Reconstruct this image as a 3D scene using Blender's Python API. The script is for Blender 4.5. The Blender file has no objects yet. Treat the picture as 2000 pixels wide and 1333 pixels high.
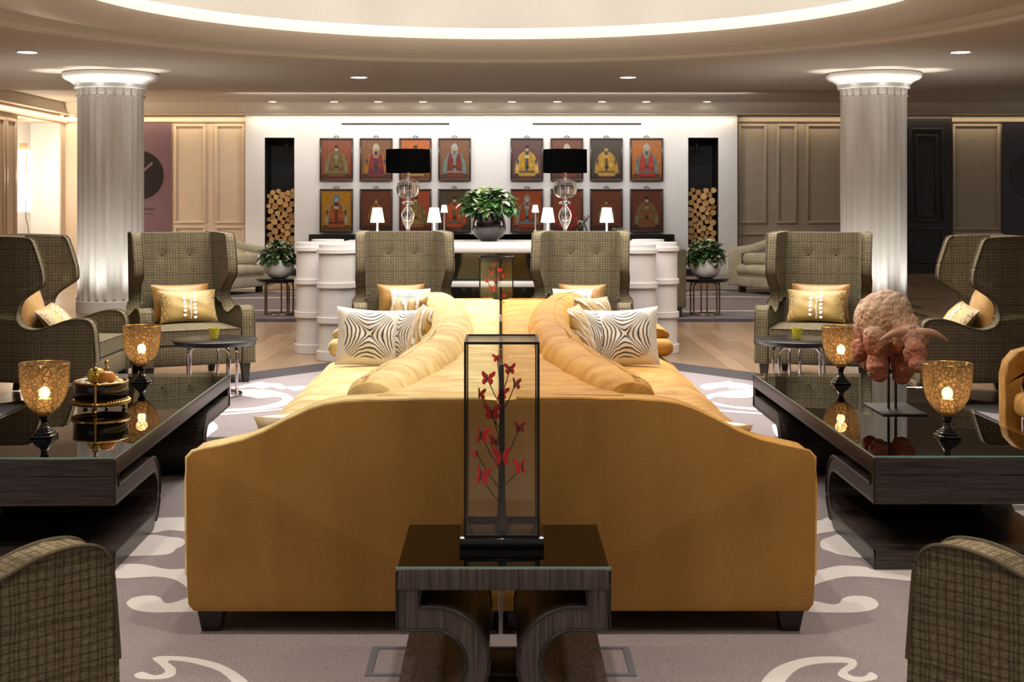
import bpy, bmesh, math, random
from mathutils import Vector, Matrix, Euler
from mathutils.geometry import tessellate_polygon
random.seed(7)
PI = math.pi
sc = bpy.context.scene
C = sc.collection

# ------------------------------------------------------------------ camera
F, VX, VY, H = 2650.0, 978.0, 395.0, 1.40       # focal length and vanishing point (px of the 2000x1333 frame), eye height
cd = bpy.data.cameras.new('camera')
cam = bpy.data.objects.new('camera', cd); C.objects.link(cam)
cd.sensor_fit = 'HORIZONTAL'; cd.sensor_width = 36.0; cd.lens = F*36/2000
cd.shift_x = (1000-VX)/2000.0
cd.shift_y = -(666.5-VY)/2000.0
cd.dof.use_dof = True; cd.dof.focus_distance = 7.0; cd.dof.aperture_fstop = 13
cd.clip_start = 0.05; cd.clip_end = 100
cam.location = (0, 0, H); cam.rotation_euler = (PI/2, 0, 0)
sc.camera = cam

# ------------------------------------------------------------------ world, colour management, big lights
w = bpy.data.worlds.new('world'); sc.world = w; w.use_nodes = True
bg = w.node_tree.nodes['Background']; bg.inputs[0].default_value = (1.0, 0.93, 0.85, 1); bg.inputs[1].default_value = 0.22
sc.view_settings.view_transform = 'Standard'; sc.view_settings.look = 'None'
sc.view_settings.gamma = 1.0; sc.view_settings.use_curve_mapping = False
sc.view_settings.exposure = 0.2
sc.cycles.use_denoising = True
sc.cycles.max_bounces = 7; sc.cycles.diffuse_bounces = 3; sc.cycles.glossy_bounces = 3
sc.cycles.transmission_bounces = 7; sc.cycles.transparent_max_bounces = 12
sc.cycles.caustics_reflective = False; sc.cycles.caustics_refractive = False
sc.cycles.sample_clamp_indirect = 4.0; sc.cycles.blur_glossy = 0.6
sc.cycles.use_adaptive_sampling = True; sc.cycles.adaptive_threshold = 0.02

def light(name, kind, loc, power, col=(1, .86, .68), rot=(0, 0, 0), size=.1, size_y=None, spot=90, blend=.6, shape='DISK', spread=None):
    l = bpy.data.lights.new(name, kind); o = bpy.data.objects.new(name, l); C.objects.link(o)
    o.location = loc; o.rotation_euler = rot; l.energy = power; l.color = col
    if kind == 'AREA':
        l.shape = shape; l.size = size
        if size_y: l.size_y = size_y
        if spread: l.spread = math.radians(spread)
    elif kind == 'SPOT':
        l.spot_size = math.radians(spot); l.spot_blend = blend; l.shadow_soft_size = size
    else: l.shadow_soft_size = size
    return o
WARM, NEUT = (1, .89, .76), (1, .94, .86)
DC = (0.0, 11.1)                                  # centre of the ceiling dome
light('dome_light', 'AREA', (DC[0], DC[1], 4.05), 680, (1, .96, .9), size=7.0, spread=140)
for x, y, p in [(-1.9, 3.6, 130), (1.9, 3.6, 130), (-.75, 5.75, 75), (.75, 5.75, 75), (-2.1, 2.5, 200), (2.1, 2.5, 200), (-1.7, 1.4, 190), (1.7, 1.4, 190), (0, 3.7, 110), (0, .2, 45), (-4.6, 5.5, 100), (4.6, 5.5, 100)]:  # unseen spots added to brighten the sofas, near chairs and carpet
    light('downlight_and_fill', 'SPOT', (x, y, 3.0), p, WARM, size=.06, spot=108, blend=.8)
for x, y, p in [(-5.2, 14.9, 80), (5.05, 14.9, 60), (-1.87, 17.9, 110), (1.68, 17.9, 110), (-6.8, 20.5, 340), (-6.9, 11, 120), (-5.2, 23.8, 260), (6.8, 20, 40), (-3.3, 19.6, 120), (3.3, 19.6, 110)]:  # spots at the modelled downlights, plus unseen ones added to brighten walls and lounge
    light('downlight_and_fill', 'SPOT', (x, y, 3.0), p, WARM, size=.05, spot=115, blend=.7)
SPOTX = [(px-978)/103.0 for px in (535, 654, 740, 827, 915, 1000, 1088, 1175, 1261, 1379)]
for x in SPOTX:
    light('wall_spot', 'SPOT', (x, 25.55, 3.27), 24, (1, .97, .94), rot=(math.radians(14), 0, 0), size=.03, spot=150, blend=1)
light('wall_wash', 'AREA', (-.15, 23.4, 3.2), 85, (1, .97, .95), rot=(math.radians(42), 0, 0), size=9.0, size_y=.25, shape='RECTANGLE')
light('cove_strip', 'AREA', (-.17, 26.24, 3.085), 24, (1, .85, .6), size=9.5, size_y=.04, shape='RECTANGLE')
light('cove_strip', 'AREA', (-6.8, 26.42, 3.085), 10, (1, .8, .52), size=3.6, size_y=.04, shape='RECTANGLE')
light('cove_strip', 'AREA', (7.6, 26.42, 3.085), 13, (1, .8, .52), size=5.8, size_y=.04, shape='RECTANGLE')
light('cove_strip', 'AREA', (-8.4, 24.3, 3.085), 16, (1, .82, .6), rot=(0, 0, PI/2), size=6, size_y=.04, shape='RECTANGLE')
for sx, cx in ((-1, -5.0), (1, 4.78)):            # floor uplights round each column
    for a in (-150, -95, -40):
        ax = math.radians(a)
        light('column_uplight', 'SPOT', (cx+.66*math.cos(ax), 17.4+.66*math.sin(ax), .05), 40, (1, .96, .92), rot=(PI, 0, 0), size=.12, spot=100, blend=1)
        light('column_beam', 'SPOT', (cx+.64*math.cos(ax), 17.4+.64*math.sin(ax), .06), 420, (1, .96, .93), rot=(PI, 0, 0), size=.03, spot=16, blend=1)
for k in range(10):                               # lamps in the cove round the dome, shining up
    a = 2*PI*(k+.5)/10
    light('dome_cove_light', 'AREA', (DC[0]+3.98*math.cos(a), DC[1]+3.98*math.sin(a), 3.27), 6.5, (1, .97, .93), rot=(PI, 0, a), size=.3, size_y=2.3, shape='RECTANGLE')

# ------------------------------------------------------------------ material helpers
def S(r, g, b):                                   # sRGB 0-255 -> linear
    f = lambda c: (c/255/12.92) if c/255 <= .04045 else ((c/255+.055)/1.055)**2.4
    return (f(r), f(g), f(b), 1)
def newmat(name):
    m = bpy.data.materials.new(name); m.use_nodes = True
    return m, m.node_tree.nodes, m.node_tree.links, m.node_tree.nodes['Principled BSDF']
def mathn(N, L, op, a, b=None, c=None, clamp=False):
    n = N.new('ShaderNodeMath'); n.operation = op; n.use_clamp = clamp
    for i, v in enumerate((a, b, c)):
        if v is None: continue
        if isinstance(v, (int, float)): n.inputs[i].default_value = v
        else: L.new(v, n.inputs[i])
    return n.outputs[0]
def mixc(N, L, fac, a, b, mode='MIX'):
    n = N.new('ShaderNodeMix'); n.data_type = 'RGBA'; n.blend_type = mode
    for i, v in ((0, fac), (6, a), (7, b)):
        if isinstance(v, (tuple, list, float, int)): n.inputs[i].default_value = v
        else: L.new(v, n.inputs[i])
    return n.outputs[2]
def ramp(N, L, fac, p0, p1):
    n = N.new('ShaderNodeMapRange'); n.inputs[1].default_value = p0; n.inputs[2].default_value = p1
    L.new(fac, n.inputs[0]); return n.outputs[0]
def coords(N, which='Object'):
    return N.new('ShaderNodeTexCoord').outputs[which]
def mapping(N, L, vec, scale=(1, 1, 1), rot=(0, 0, 0)):
    n = N.new('ShaderNodeMapping'); n.inputs['Scale'].default_value = scale; n.inputs['Rotation'].default_value = rot
    L.new(vec, n.inputs[0]); return n.outputs[0]
def noise(N, L, vec, scale, detail=3, dist=0.0):
    n = N.new('ShaderNodeTexNoise'); n.inputs['Scale'].default_value = scale; n.inputs['Detail'].default_value = detail
    n.inputs['Distortion'].default_value = dist; L.new(vec, n.inputs['Vector']); return n.outputs[0]
def bump(N, L, h, strength, dist, bs):
    n = N.new('ShaderNodeBump'); n.inputs['Strength'].default_value = strength; n.inputs['Distance'].default_value = dist
    L.new(h, n.inputs['Height']); L.new(n.outputs[0], bs.inputs['Normal'])
def plain(name, col, rough=.5, metal=0, var=.0, vscale=20, bmp=0, spec=None, coat=0, emit=None, es=0, sheen=0, stretch=(1, 1, 1)):
    m, N, L, b = newmat(name)
    b.inputs['Base Color'].default_value = col; b.inputs['Roughness'].default_value = rough; b.inputs['Metallic'].default_value = metal
    if spec is not None: b.inputs['Specular IOR Level'].default_value = spec
    if coat: b.inputs['Coat Weight'].default_value = coat; b.inputs['Coat Roughness'].default_value = .05
    if sheen: b.inputs['Sheen Weight'].default_value = sheen; b.inputs['Sheen Roughness'].default_value = .4
    if emit: b.inputs['Emission Color'].default_value = emit; b.inputs['Emission Strength'].default_value = es
    if var or bmp:
        v = mapping(N, L, coords(N), stretch); n = noise(N, L, v, vscale, 4)
        if var:
            k = tuple(c*(1-var) for c in col[:3])+(1,); k2 = tuple(min(1, c*(1+var)) for c in col[:3])+(1,)
            L.new(mixc(N, L, ramp(N, L, n, .3, .7), k, k2), b.inputs['Base Color'])
        if bmp: bump(N, L, n, bmp, .01, b)
    return m

white_paint = plain('white_paint', S(232, 230, 228), .6, var=.02, vscale=3)
ceil_paint = plain('ceiling_paint', S(205, 194, 178), .75, var=.02, vscale=2)
trim_paint = plain('trim_paint', S(214, 203, 184), .5, var=.02)
dome_paint = plain('dome_paint', S(222, 217, 210), .7, var=.01)
beige_panel = plain('beige_panel', S(222, 202, 180), .55, var=.03, vscale=6)
taupe_panel = plain('taupe_panel', S(176, 162, 144), .55, var=.04, vscale=6)
column_paint = plain('column_plaster', S(234, 232, 226), .5, var=.02)
dark_door = plain('dark_door_lacquer', S(38, 35, 38), .35, var=.1)
purple_glass = plain('tinted_glass_panel', S(126, 100, 110), .12, var=.06, vscale=1.5)
dark_glass = plain('dark_tinted_panel', S(46, 40, 46), .12, var=.06)
black_mat = plain('black_matte', S(16, 15, 15), .55, var=.1)
black_shade = plain('black_fabric_shade', S(5, 5, 5), 1, var=.15, vscale=200, spec=0)
black_gloss = plain('black_gloss', S(10, 9, 9), .08, coat=.6, var=.1)
black_frame = plain('black_metal_frame', S(20, 18, 17), .35, metal=.4, var=.1)
chrome = plain('polished_chrome', S(215, 208, 205), .08, metal=1, var=.02)
bronze_leg = plain('pale_bronze', S(170, 150, 125), .2, metal=1, var=.05)
brass = plain('aged_brass', S(190, 150, 85), .25, metal=1, var=.12, vscale=60, bmp=.2)
ceramic_white = plain('white_glazed_ceramic', S(226, 224, 224), .18, coat=.4, var=.02)
bar_white = plain('white_lacquer', S(200, 193, 189), .28, coat=.3, var=.015)
lamp_white = plain('lit_white_shade', S(250, 240, 225), .6, emit=(1, .9, .72, 1), es=5.0, var=.01)
lamp_dim = plain('softly_lit_shade', S(245, 235, 220), .6, emit=(1, .9, .72, 1), es=.9, var=.01)
paper_lamp = plain('lit_paper_cylinder', S(250, 240, 225), .6, emit=(1, .88, .68, 1), es=4.5, var=.01)
down_emit = plain('downlight_lens', S(255, 250, 240), .4, emit=(1, .95, .85, 1), es=14, var=.01)
candle_glow = plain('candle_bulb', S(255, 240, 210), .4, emit=(1, .86, .64, 1), es=40, var=.01)
wax = plain('candle_wax', S(245, 215, 160), .6, emit=(1, .66, .32, 1), es=.9, var=.02)
leg_wood = plain('dark_stained_leg', S(30, 25, 23), .4, var=.15, vscale=30)
pale_sofa = plain('pale_green_velvet', S(206, 201, 178), .75, var=.12, vscale=8, bmp=.3, sheen=.5)
olive_sofa = plain('olive_velvet', S(92, 82, 56), .8, var=.15, vscale=8, sheen=.4)
soil = plain('potting_soil', S(40, 30, 22), .9, var=.2)
green_glass = plain('green_glass_holder', S(150, 140, 30), .15, emit=(.5, .42, .04, 1), es=.25, var=.25, vscale=60, bmp=.6)
apple = plain('apple_skin', S(222, 190, 70), .3, var=.2, vscale=12)
apple_red = plain('blushed_apple_skin', S(215, 140, 60), .3, var=.3, vscale=9)
nut = plain('pale_nut_shell', S(242, 228, 196), .6, var=.15, vscale=60)
carpet_white = plain('carpet_ivory_pile', S(192, 186, 184), .95, var=.06, vscale=500, bmp=.2)
carpet_border = plain('carpet_dark_border', S(48, 41, 44), .95, var=.15, vscale=400)
butter_red = plain('red_butterfly_wing', S(250, 30, 16), .4, var=.2, vscale=90)
steel_grey = plain('brushed_plate', S(60, 55, 52), .4, metal=.6, var=.1)
horn = plain('carved_horn', S(205, 160, 130), .5, var=.12, vscale=30)

def carpet_mat():
    m, N, L, b = newmat('carpet_mauve_grey'); v = coords(N)
    n = noise(N, L, v, 330, 2); n2 = noise(N, L, v, 2.5, 2)
    c = mixc(N, L, ramp(N, L, n, .35, .65), S(108, 98, 99), S(150, 140, 141))
    c = mixc(N, L, mathn(N, L, 'MULTIPLY', ramp(N, L, n2, .3, .7), .25), c, S(116, 107, 111))
    L.new(c, b.inputs['Base Color']); b.inputs['Roughness'].default_value = .95; b.inputs['Specular IOR Level'].default_value = .1
    bump(N, L, n, .4, .004, b); return m
carpet_grey = carpet_mat()

def wood_floor_mat():
    m, N, L, b = newmat('wood_plank_floor'); v = mapping(N, L, coords(N), (1, 1, 1), (0, 0, PI/2))
    br = N.new('ShaderNodeTexBrick'); br.inputs['Scale'].default_value = 1; br.inputs['Brick Width'].default_value = 1.6
    br.inputs['Row Height'].default_value = .16; br.inputs['Mortar Size'].default_value = .003
    br.inputs['Color1'].default_value = S(146, 118, 92); br.inputs['Color2'].default_value = S(116, 92, 71); br.inputs['Mortar'].default_value = S(70, 52, 40)
    L.new(v, br.inputs['Vector'])
    g = noise(N, L, mapping(N, L, coords(N), (26, 1.5, 1)), 1.4, 5)
    L.new(mixc(N, L, mathn(N, L, 'MULTIPLY', ramp(N, L, g, .35, .7), .45), br.outputs[0], S(112, 88, 68)), b.inputs['Base Color'])
    b.inputs['Roughness'].default_value = .28; return m
wood_floor = wood_floor_mat()

def dark_wood_mat():
    m, N, L, b = newmat('dark_wenge_wood')
    g = noise(N, L, mapping(N, L, coords(N), (7, 7, 220)), 1.0, 4)
    g2 = noise(N, L, mapping(N, L, coords(N), (220, 7, 7)), 1.0, 4)
    tc = N.new('ShaderNodeTexCoord'); sp = N.new('ShaderNodeSeparateXYZ'); L.new(tc.outputs['Normal'], sp.inputs[0])
    L.new(mixc(N, L, ramp(N, L, g, .35, .7), S(30, 25, 23), S(66, 56, 52)), b.inputs['Base Color'])
    b.inputs['Roughness'].default_value = .32; bump(N, L, g, .15, .003, b); return m
dark_wood = dark_wood_mat()
def dark_wood_vertical():
    m, N, L, b = newmat('dark_wenge_upright_grain')
    g = noise(N, L, mapping(N, L, coords(N), (160, 160, 5)), 1.0, 4)
    L.new(mixc(N, L, ramp(N, L, g, .35, .7), S(40, 33, 31), S(84, 71, 67)), b.inputs['Base Color'])
    b.inputs['Roughness'].default_value = .35; bump(N, L, g, .15, .003, b); return m
dark_wood_v = dark_wood_vertical()

def velvet(name, lo, mid, hi):
    m, N, L, b = newmat(name); v = coords(N)
    n1 = noise(N, L, mapping(N, L, v, (1, 2.2, 1)), 5, 4, .8); n2 = noise(N, L, mapping(N, L, v, (1, 3, 1)), 14, 5, 1)
    c = mixc(N, L, ramp(N, L, n1, .36, .62), lo, mid)
    c = mixc(N, L, mathn(N, L, 'MULTIPLY', ramp(N, L, n2, .5, .8), .35), c, hi)
    L.new(c, b.inputs['Base Color']); b.inputs['Roughness'].default_value = .62; b.inputs['Specular IOR Level'].default_value = .25
    b.inputs['Sheen Weight'].default_value = .55; b.inputs['Sheen Roughness'].default_value = .35; b.inputs['Sheen Tint'].default_value = hi
    w = noise(N, L, mapping(N, L, v, (1, 2.6, 1)), 4.5, 5, 1.6)
    bump(N, L, mathn(N, L, 'ADD', w, mathn(N, L, 'MULTIPLY', n2, .05)), .32, .03, b); return m
gold_light = velvet('gold_velvet_pale_nap', S(206, 172, 104), S(240, 216, 154), S(252, 238, 196))
gold_deep = velvet('gold_velvet_deep_nap', S(172, 120, 50), S(206, 156, 76), S(230, 184, 106))
def velvet_shaded(name):  # darker copy of the sofa velvet; shade of the front panels put into the colour
    m, N, L, b = newmat(name); v = coords(N)
    n1 = noise(N, L, mapping(N, L, v, (2.2, 1, .7)), 2.2, 4, .6); n2 = noise(N, L, mapping(N, L, v, (3, 3, 30)), 22, 3)
    c = mixc(N, L, ramp(N, L, n1, .3, .75), S(130, 92, 42), S(154, 111, 56))
    c = mixc(N, L, mathn(N, L, 'MULTIPLY', ramp(N, L, n2, .4, .8), .3), c, S(172, 127, 66))
    L.new(c, b.inputs['Base Color']); b.inputs['Roughness'].default_value = .75; b.inputs['Specular IOR Level'].default_value = .15
    b.inputs['Sheen Weight'].default_value = .35; b.inputs['Sheen Roughness'].default_value = .3; b.inputs['Sheen Tint'].default_value = S(240, 190, 90)
    bump(N, L, n2, .15, .004, b); return m
gold_shaded = velvet_shaded('gold_velvet_painted_shade')

def plaid_mat(name='olive_check_tweed', base=S(92, 82, 62), dark=S(38, 32, 24), lt=S(126, 115, 92), per=.0215):
    m, N, L, b = newmat(name)
    tc = N.new('ShaderNodeTexCoord'); sp = N.new('ShaderNodeSeparateXYZ'); L.new(tc.outputs['Object'], sp.inputs[0])
    sn = N.new('ShaderNodeSeparateXYZ'); L.new(tc.outputs['Normal'], sn.inputs[0])
    ax = mathn(N, L, 'GREATER_THAN', mathn(N, L, 'ABSOLUTE', sn.outputs[0]), .62)
    az = mathn(N, L, 'GREATER_THAN', mathn(N, L, 'ABSOLUTE', sn.outputs[2]), .72)
    def sel(f, a, c): return mathn(N, L, 'ADD', mathn(N, L, 'MULTIPLY', a, mathn(N, L, 'SUBTRACT', 1, f)), mathn(N, L, 'MULTIPLY', c, f))
    u = sel(ax, sp.outputs[0], sp.outputs[1]); v = sel(az, sp.outputs[2], sp.outputs[1])
    wob = mathn(N, L, 'MULTIPLY', mathn(N, L, 'SUBTRACT', noise(N, L, tc.outputs['Object'], 9, 2), .5), .012)
    def line(c, p, wd, off=0):
        f = mathn(N, L, 'FRACT', mathn(N, L, 'ADD', mathn(N, L, 'DIVIDE', mathn(N, L, 'ADD', c, wob), p), off))
        d = mathn(N, L, 'ABSOLUTE', mathn(N, L, 'SUBTRACT', f, .5))
        n = N.new('ShaderNodeMapRange'); n.inputs[1].default_value = wd; n.inputs[2].default_value = wd*.35
        L.new(d, n.inputs[0]); return n.outputs[0]
    n1 = noise(N, L, mapping(N, L, tc.outputs['Object'], (60, 60, 400)), 1, 2); n2 = noise(N, L, mapping(N, L, tc.outputs['Object'], (400, 400, 60)), 1, 2)
    c = mixc(N, L, ramp(N, L, mathn(N, L, 'ADD', n1, n2), .8, 1.2), base, lt)
    la = mathn(N, L, 'MAXIMUM', line(u, per, .2), mathn(N, L, 'MULTIPLY', line(u, per*5, .03, .3), 1.0))
    lb = mathn(N, L, 'MAXIMUM', line(v, per, .16), mathn(N, L, 'MULTIPLY', line(v, per*6, .03, .2), 1.0))
    c = mixc(N, L, mathn(N, L, 'MULTIPLY', la, .5), c, dark)
    c = mixc(N, L, mathn(N, L, 'MULTIPLY', lb, .5), c, dark)
    L.new(c, b.inputs['Base Color']); b.inputs['Roughness'].default_value = .9; b.inputs['Specular IOR Level'].default_value = .1
    bump(N, L, mathn(N, L, 'ADD', n1, n2), .3, .003, b); return m
plaid = plaid_mat()
piping_mat = plain('tweed_piping', S(78, 67, 48), .9, var=.2, vscale=150)

def glass_mat(name, tint, gloss_rough=.0, fac=.1, trans=(.9, .9, .9, 1)):
    m, N, L, b = newmat(name)
    out = N['Material Output']; tr = N.new('ShaderNodeBsdfTransparent'); tr.inputs[0].default_value = trans
    gl = N.new('ShaderNodeBsdfGlossy'); gl.inputs['Roughness'].default_value = gloss_rough; gl.inputs[0].default_value = tint
    lw = N.new('ShaderNodeFresnel'); lw.inputs[0].default_value = 1.5
    mx = N.new('ShaderNodeMixShader'); L.new(mathn(N, L, 'MULTIPLY', lw.outputs[0], fac*10, clamp=True), mx.inputs[0])
    L.new(tr.outputs[0], mx.inputs[1]); L.new(gl.outputs[0], mx.inputs[2]); L.new(mx.outputs[0], out.inputs[0]); return m
case_glass = glass_mat('clear_case_glass', (1, 1, 1, 1), fac=.07, trans=(.97, .98, .96, 1))
table_glass = glass_mat('clear_table_glass', (1, 1, 1, 1), fac=.10, trans=(.85, .9, .88, 1))
glass_edge = plain('greenish_glass_edge', S(120, 165, 150), .1, spec=.8, var=.05)
_n, _l = glass_edge.node_tree.nodes, glass_edge.node_tree.links     # clear when seen from inside the slab
_t = _n.new('ShaderNodeBsdfTransparent'); _g = _n.new('ShaderNodeNewGeometry'); _m = _n.new('ShaderNodeMixShader')
_l.new(_g.outputs['Backfacing'], _m.inputs[0]); _l.new(_n['Principled BSDF'].outputs[0], _m.inputs[1]); _l.new(_t.outputs[0], _m.inputs[2]); _l.new(_m.outputs[0], _n['Material Output'].inputs[0])
def blown_glass():
    m, N, L, b = newmat('clear_blown_glass')
    b.inputs['Base Color'].default_value = (.97, .95, .95, 1); b.inputs['Roughness'].default_value = .02
    b.inputs['Transmission Weight'].default_value = 1; b.inputs['IOR'].default_value = 1.25; return m
blown = blown_glass()
def amber_mat():
    m, N, L, b = newmat('hammered_amber_glass'); out = N['Material Output']
    vo = N.new('ShaderNodeTexVoronoi'); vo.feature = 'DISTANCE_TO_EDGE'; vo.inputs['Scale'].default_value = 52; L.new(coords(N), vo.inputs['Vector'])
    e = ramp(N, L, vo.outputs[0], 0.0, .12)
    tr = N.new('ShaderNodeBsdfTransparent'); L.new(mixc(N, L, e, S(150, 124, 92), S(228, 212, 184)), tr.inputs[0])
    tl = N.new('ShaderNodeBsdfTranslucent'); tl.inputs[0].default_value = S(190, 162, 122)
    df = N.new('ShaderNodeBsdfGlossy'); df.inputs[0].default_value = S(235, 215, 180); df.inputs['Roughness'].default_value = .22
    dd = N.new('ShaderNodeBsdfDiffuse'); dd.inputs[0].default_value = S(132, 108, 78)
    bp = N.new('ShaderNodeBump'); bp.inputs['Strength'].default_value = .6; bp.inputs['Distance'].default_value = .006; L.new(e, bp.inputs['Height'])
    for n in (tl, df, dd): L.new(bp.outputs[0], n.inputs['Normal'])
    a = N.new('ShaderNodeMixShader'); a.inputs[0].default_value = .16; L.new(tr.outputs[0], a.inputs[1]); L.new(tl.outputs[0], a.inputs[2])
    d = N.new('ShaderNodeMixShader'); d.inputs[0].default_value = .2; L.new(a.outputs[0], d.inputs[1]); L.new(dd.outputs[0], d.inputs[2])
    c = N.new('ShaderNodeMixShader'); c.inputs[0].default_value = .09; L.new(d.outputs[0], c.inputs[1]); L.new(df.outputs[0], c.inputs[2])
    L.new(c.outputs[0], out.inputs[0]); return m
amber = amber_mat()

def uvmat(name, build, rough=.7, sheen=0):
    m, N, L, b = newmat(name); uv = N.new('ShaderNodeTexCoord').outputs['UV']
    sp = N.new('ShaderNodeSeparateXYZ'); L.new(uv, sp.inputs[0])
    L.new(build(N, L, sp.outputs[0], sp.outputs[1], uv), b.inputs['Base Color']); b.inputs['Roughness'].default_value = rough
    b.inputs['Sheen Weight'].default_value = sheen; return m
def _roots(N, L, u, v, uv):                      # ivory silk with nested black curves pinched at the middle
    wv = noise(N, L, uv, 3.5, 2)
    x = mathn(N, L, 'SUBTRACT', u, .5); y = mathn(N, L, 'SUBTRACT', v, .5)
    f = mathn(N, L, 'SUBTRACT', mathn(N, L, 'MULTIPLY', x, x), mathn(N, L, 'MULTIPLY', mathn(N, L, 'MULTIPLY', y, y), .8))
    ang = mathn(N, L, 'MULTIPLY', mathn(N, L, 'POWER', mathn(N, L, 'ABSOLUTE', f), .6), 100)
    ang = mathn(N, L, 'ADD', ang, mathn(N, L, 'MULTIPLY', wv, 9))
    s = mathn(N, L, 'SINE', ang)
    ln = ramp(N, L, s, .3, .65)
    x2, y2 = mathn(N, L, 'MULTIPLY', x, x), mathn(N, L, 'MULTIPLY', y, y)
    r = mathn(N, L, 'ADD', mathn(N, L, 'ADD', mathn(N, L, 'MULTIPLY', x2, x2), mathn(N, L, 'MULTIPLY', y2, y2)), mathn(N, L, 'MULTIPLY', wv, .02))
    ms = N.new('ShaderNodeMapRange'); ms.inputs[1].default_value = .042; ms.inputs[2].default_value = .034; L.new(r, ms.inputs[0])
    return mixc(N, L, mathn(N, L, 'MULTIPLY', ln, ms.outputs[0]), S(232, 224, 212), S(40, 38, 40))
pillow_roots = uvmat('ivory_silk_with_black_line_print', _roots, .55, .2)
def _stripes(N, L, u, v, uv):
    wv = noise(N, L, uv, 4, 3)
    s = mathn(N, L, 'SINE', mathn(N, L, 'ADD', mathn(N, L, 'MULTIPLY', mathn(N, L, 'ADD', u, v), 17), mathn(N, L, 'MULTIPLY', wv, 6)))
    c = mixc(N, L, ramp(N, L, s, -.3, .1), S(196, 160, 92), S(150, 112, 52))
    return mixc(N, L, ramp(N, L, s, .7, .85), c, S(228, 216, 196))
pillow_stripe = uvmat('gold_silk_with_wavy_pale_stripes', _stripes, .45, .3)
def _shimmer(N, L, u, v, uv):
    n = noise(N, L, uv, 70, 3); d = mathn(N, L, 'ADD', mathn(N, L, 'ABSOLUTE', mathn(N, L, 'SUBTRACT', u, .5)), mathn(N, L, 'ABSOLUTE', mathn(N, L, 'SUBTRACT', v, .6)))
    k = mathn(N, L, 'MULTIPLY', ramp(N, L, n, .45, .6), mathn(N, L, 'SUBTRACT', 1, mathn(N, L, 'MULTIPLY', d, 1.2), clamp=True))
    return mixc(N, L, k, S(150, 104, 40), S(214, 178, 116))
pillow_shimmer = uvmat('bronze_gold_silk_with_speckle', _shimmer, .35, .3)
def _edge(N, L, u, v, uv):
    n = noise(N, L, uv, 26, 4); d = mathn(N, L, 'MULTIPLY', mathn(N, L, 'ABSOLUTE', mathn(N, L, 'SUBTRACT', u, .5)), 2)
    k = mathn(N, L, 'MULTIPLY', ramp(N, L, d, .55, .95), ramp(N, L, n, .46, .56))
    return mixc(N, L, k, S(178, 148, 84), S(98, 66, 30))
pillow_floral = uvmat('pale_gold_silk_with_dark_edge_print', _edge, .45, .3)
berry_white = plain('ivory_embroidery', S(240, 232, 215), .6, var=.05)

def log_end_mat():
    m, N, L, b = newmat('sawn_log_face'); sp = N.new('ShaderNodeSeparateXYZ'); v = coords(N); L.new(v, sp.inputs[0])
    oi = N.new('ShaderNodeObjectInfo')
    r = mathn(N, L, 'SQRT', mathn(N, L, 'ADD', mathn(N, L, 'MULTIPLY', sp.outputs[0], sp.outputs[0]), mathn(N, L, 'MULTIPLY', sp.outputs[2], sp.outputs[2])))
    s = mathn(N, L, 'SINE', mathn(N, L, 'MULTIPLY', r, 480))
    c = mixc(N, L, oi.outputs['Random'], S(224, 184, 122), S(192, 140, 84))
    L.new(mixc(N, L, mathn(N, L, 'MULTIPLY', ramp(N, L, s, 0, 1), .35), c, S(160, 108, 60)), b.inputs['Base Color']); b.inputs['Roughness'].default_value = .8; return m
log_end = log_end_mat()
bark = plain('log_bark', S(92, 64, 42), .9, var=.3, vscale=60, bmp=.6)
def leaf_mat(name, a, b_):
    m, N, L, b = newmat(name); n = noise(N, L, coords(N), 14, 2)
    L.new(mixc(N, L, ramp(N, L, n, .4, .62), a, b_), b.inputs['Base Color']); b.inputs['Roughness'].default_value = .4; return m
leaf_green = leaf_mat('deep_green_leaf', S(28, 62, 30), S(66, 110, 44))
leaf_white = leaf_mat('cream_bract', S(240, 240, 222), S(214, 222, 180))
def bull_mat():
    m, N, L, b = newmat('weathered_clay'); v = coords(N); sp = N.new('ShaderNodeSeparateXYZ'); L.new(v, sp.inputs[0])
    n = noise(N, L, v, 16, 5); n2 = noise(N, L, v, 60, 4); n3 = noise(N, L, v, 7, 3)
    hgt = mathn(N, L, 'ADD', ramp(N, L, sp.outputs[2], .30, .40), mathn(N, L, 'MULTIPLY', mathn(N, L, 'SUBTRACT', n3, .5), 1.4), clamp=True)
    c = mixc(N, L, hgt, S(196, 122, 100), S(240, 216, 188))
    c = mixc(N, L, mathn(N, L, 'MULTIPLY', ramp(N, L, n, .4, .62), .55), c, S(214, 150, 128))
    c = mixc(N, L, mathn(N, L, 'MULTIPLY', ramp(N, L, n2, .58, .72), .7), c, S(120, 78, 60))
    L.new(c, b.inputs['Base Color']); b.inputs['Roughness'].default_value = .85
    bump(N, L, mathn(N, L, 'ADD', n, n2), .9, .02, b); return m
clay = bull_mat()

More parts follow.
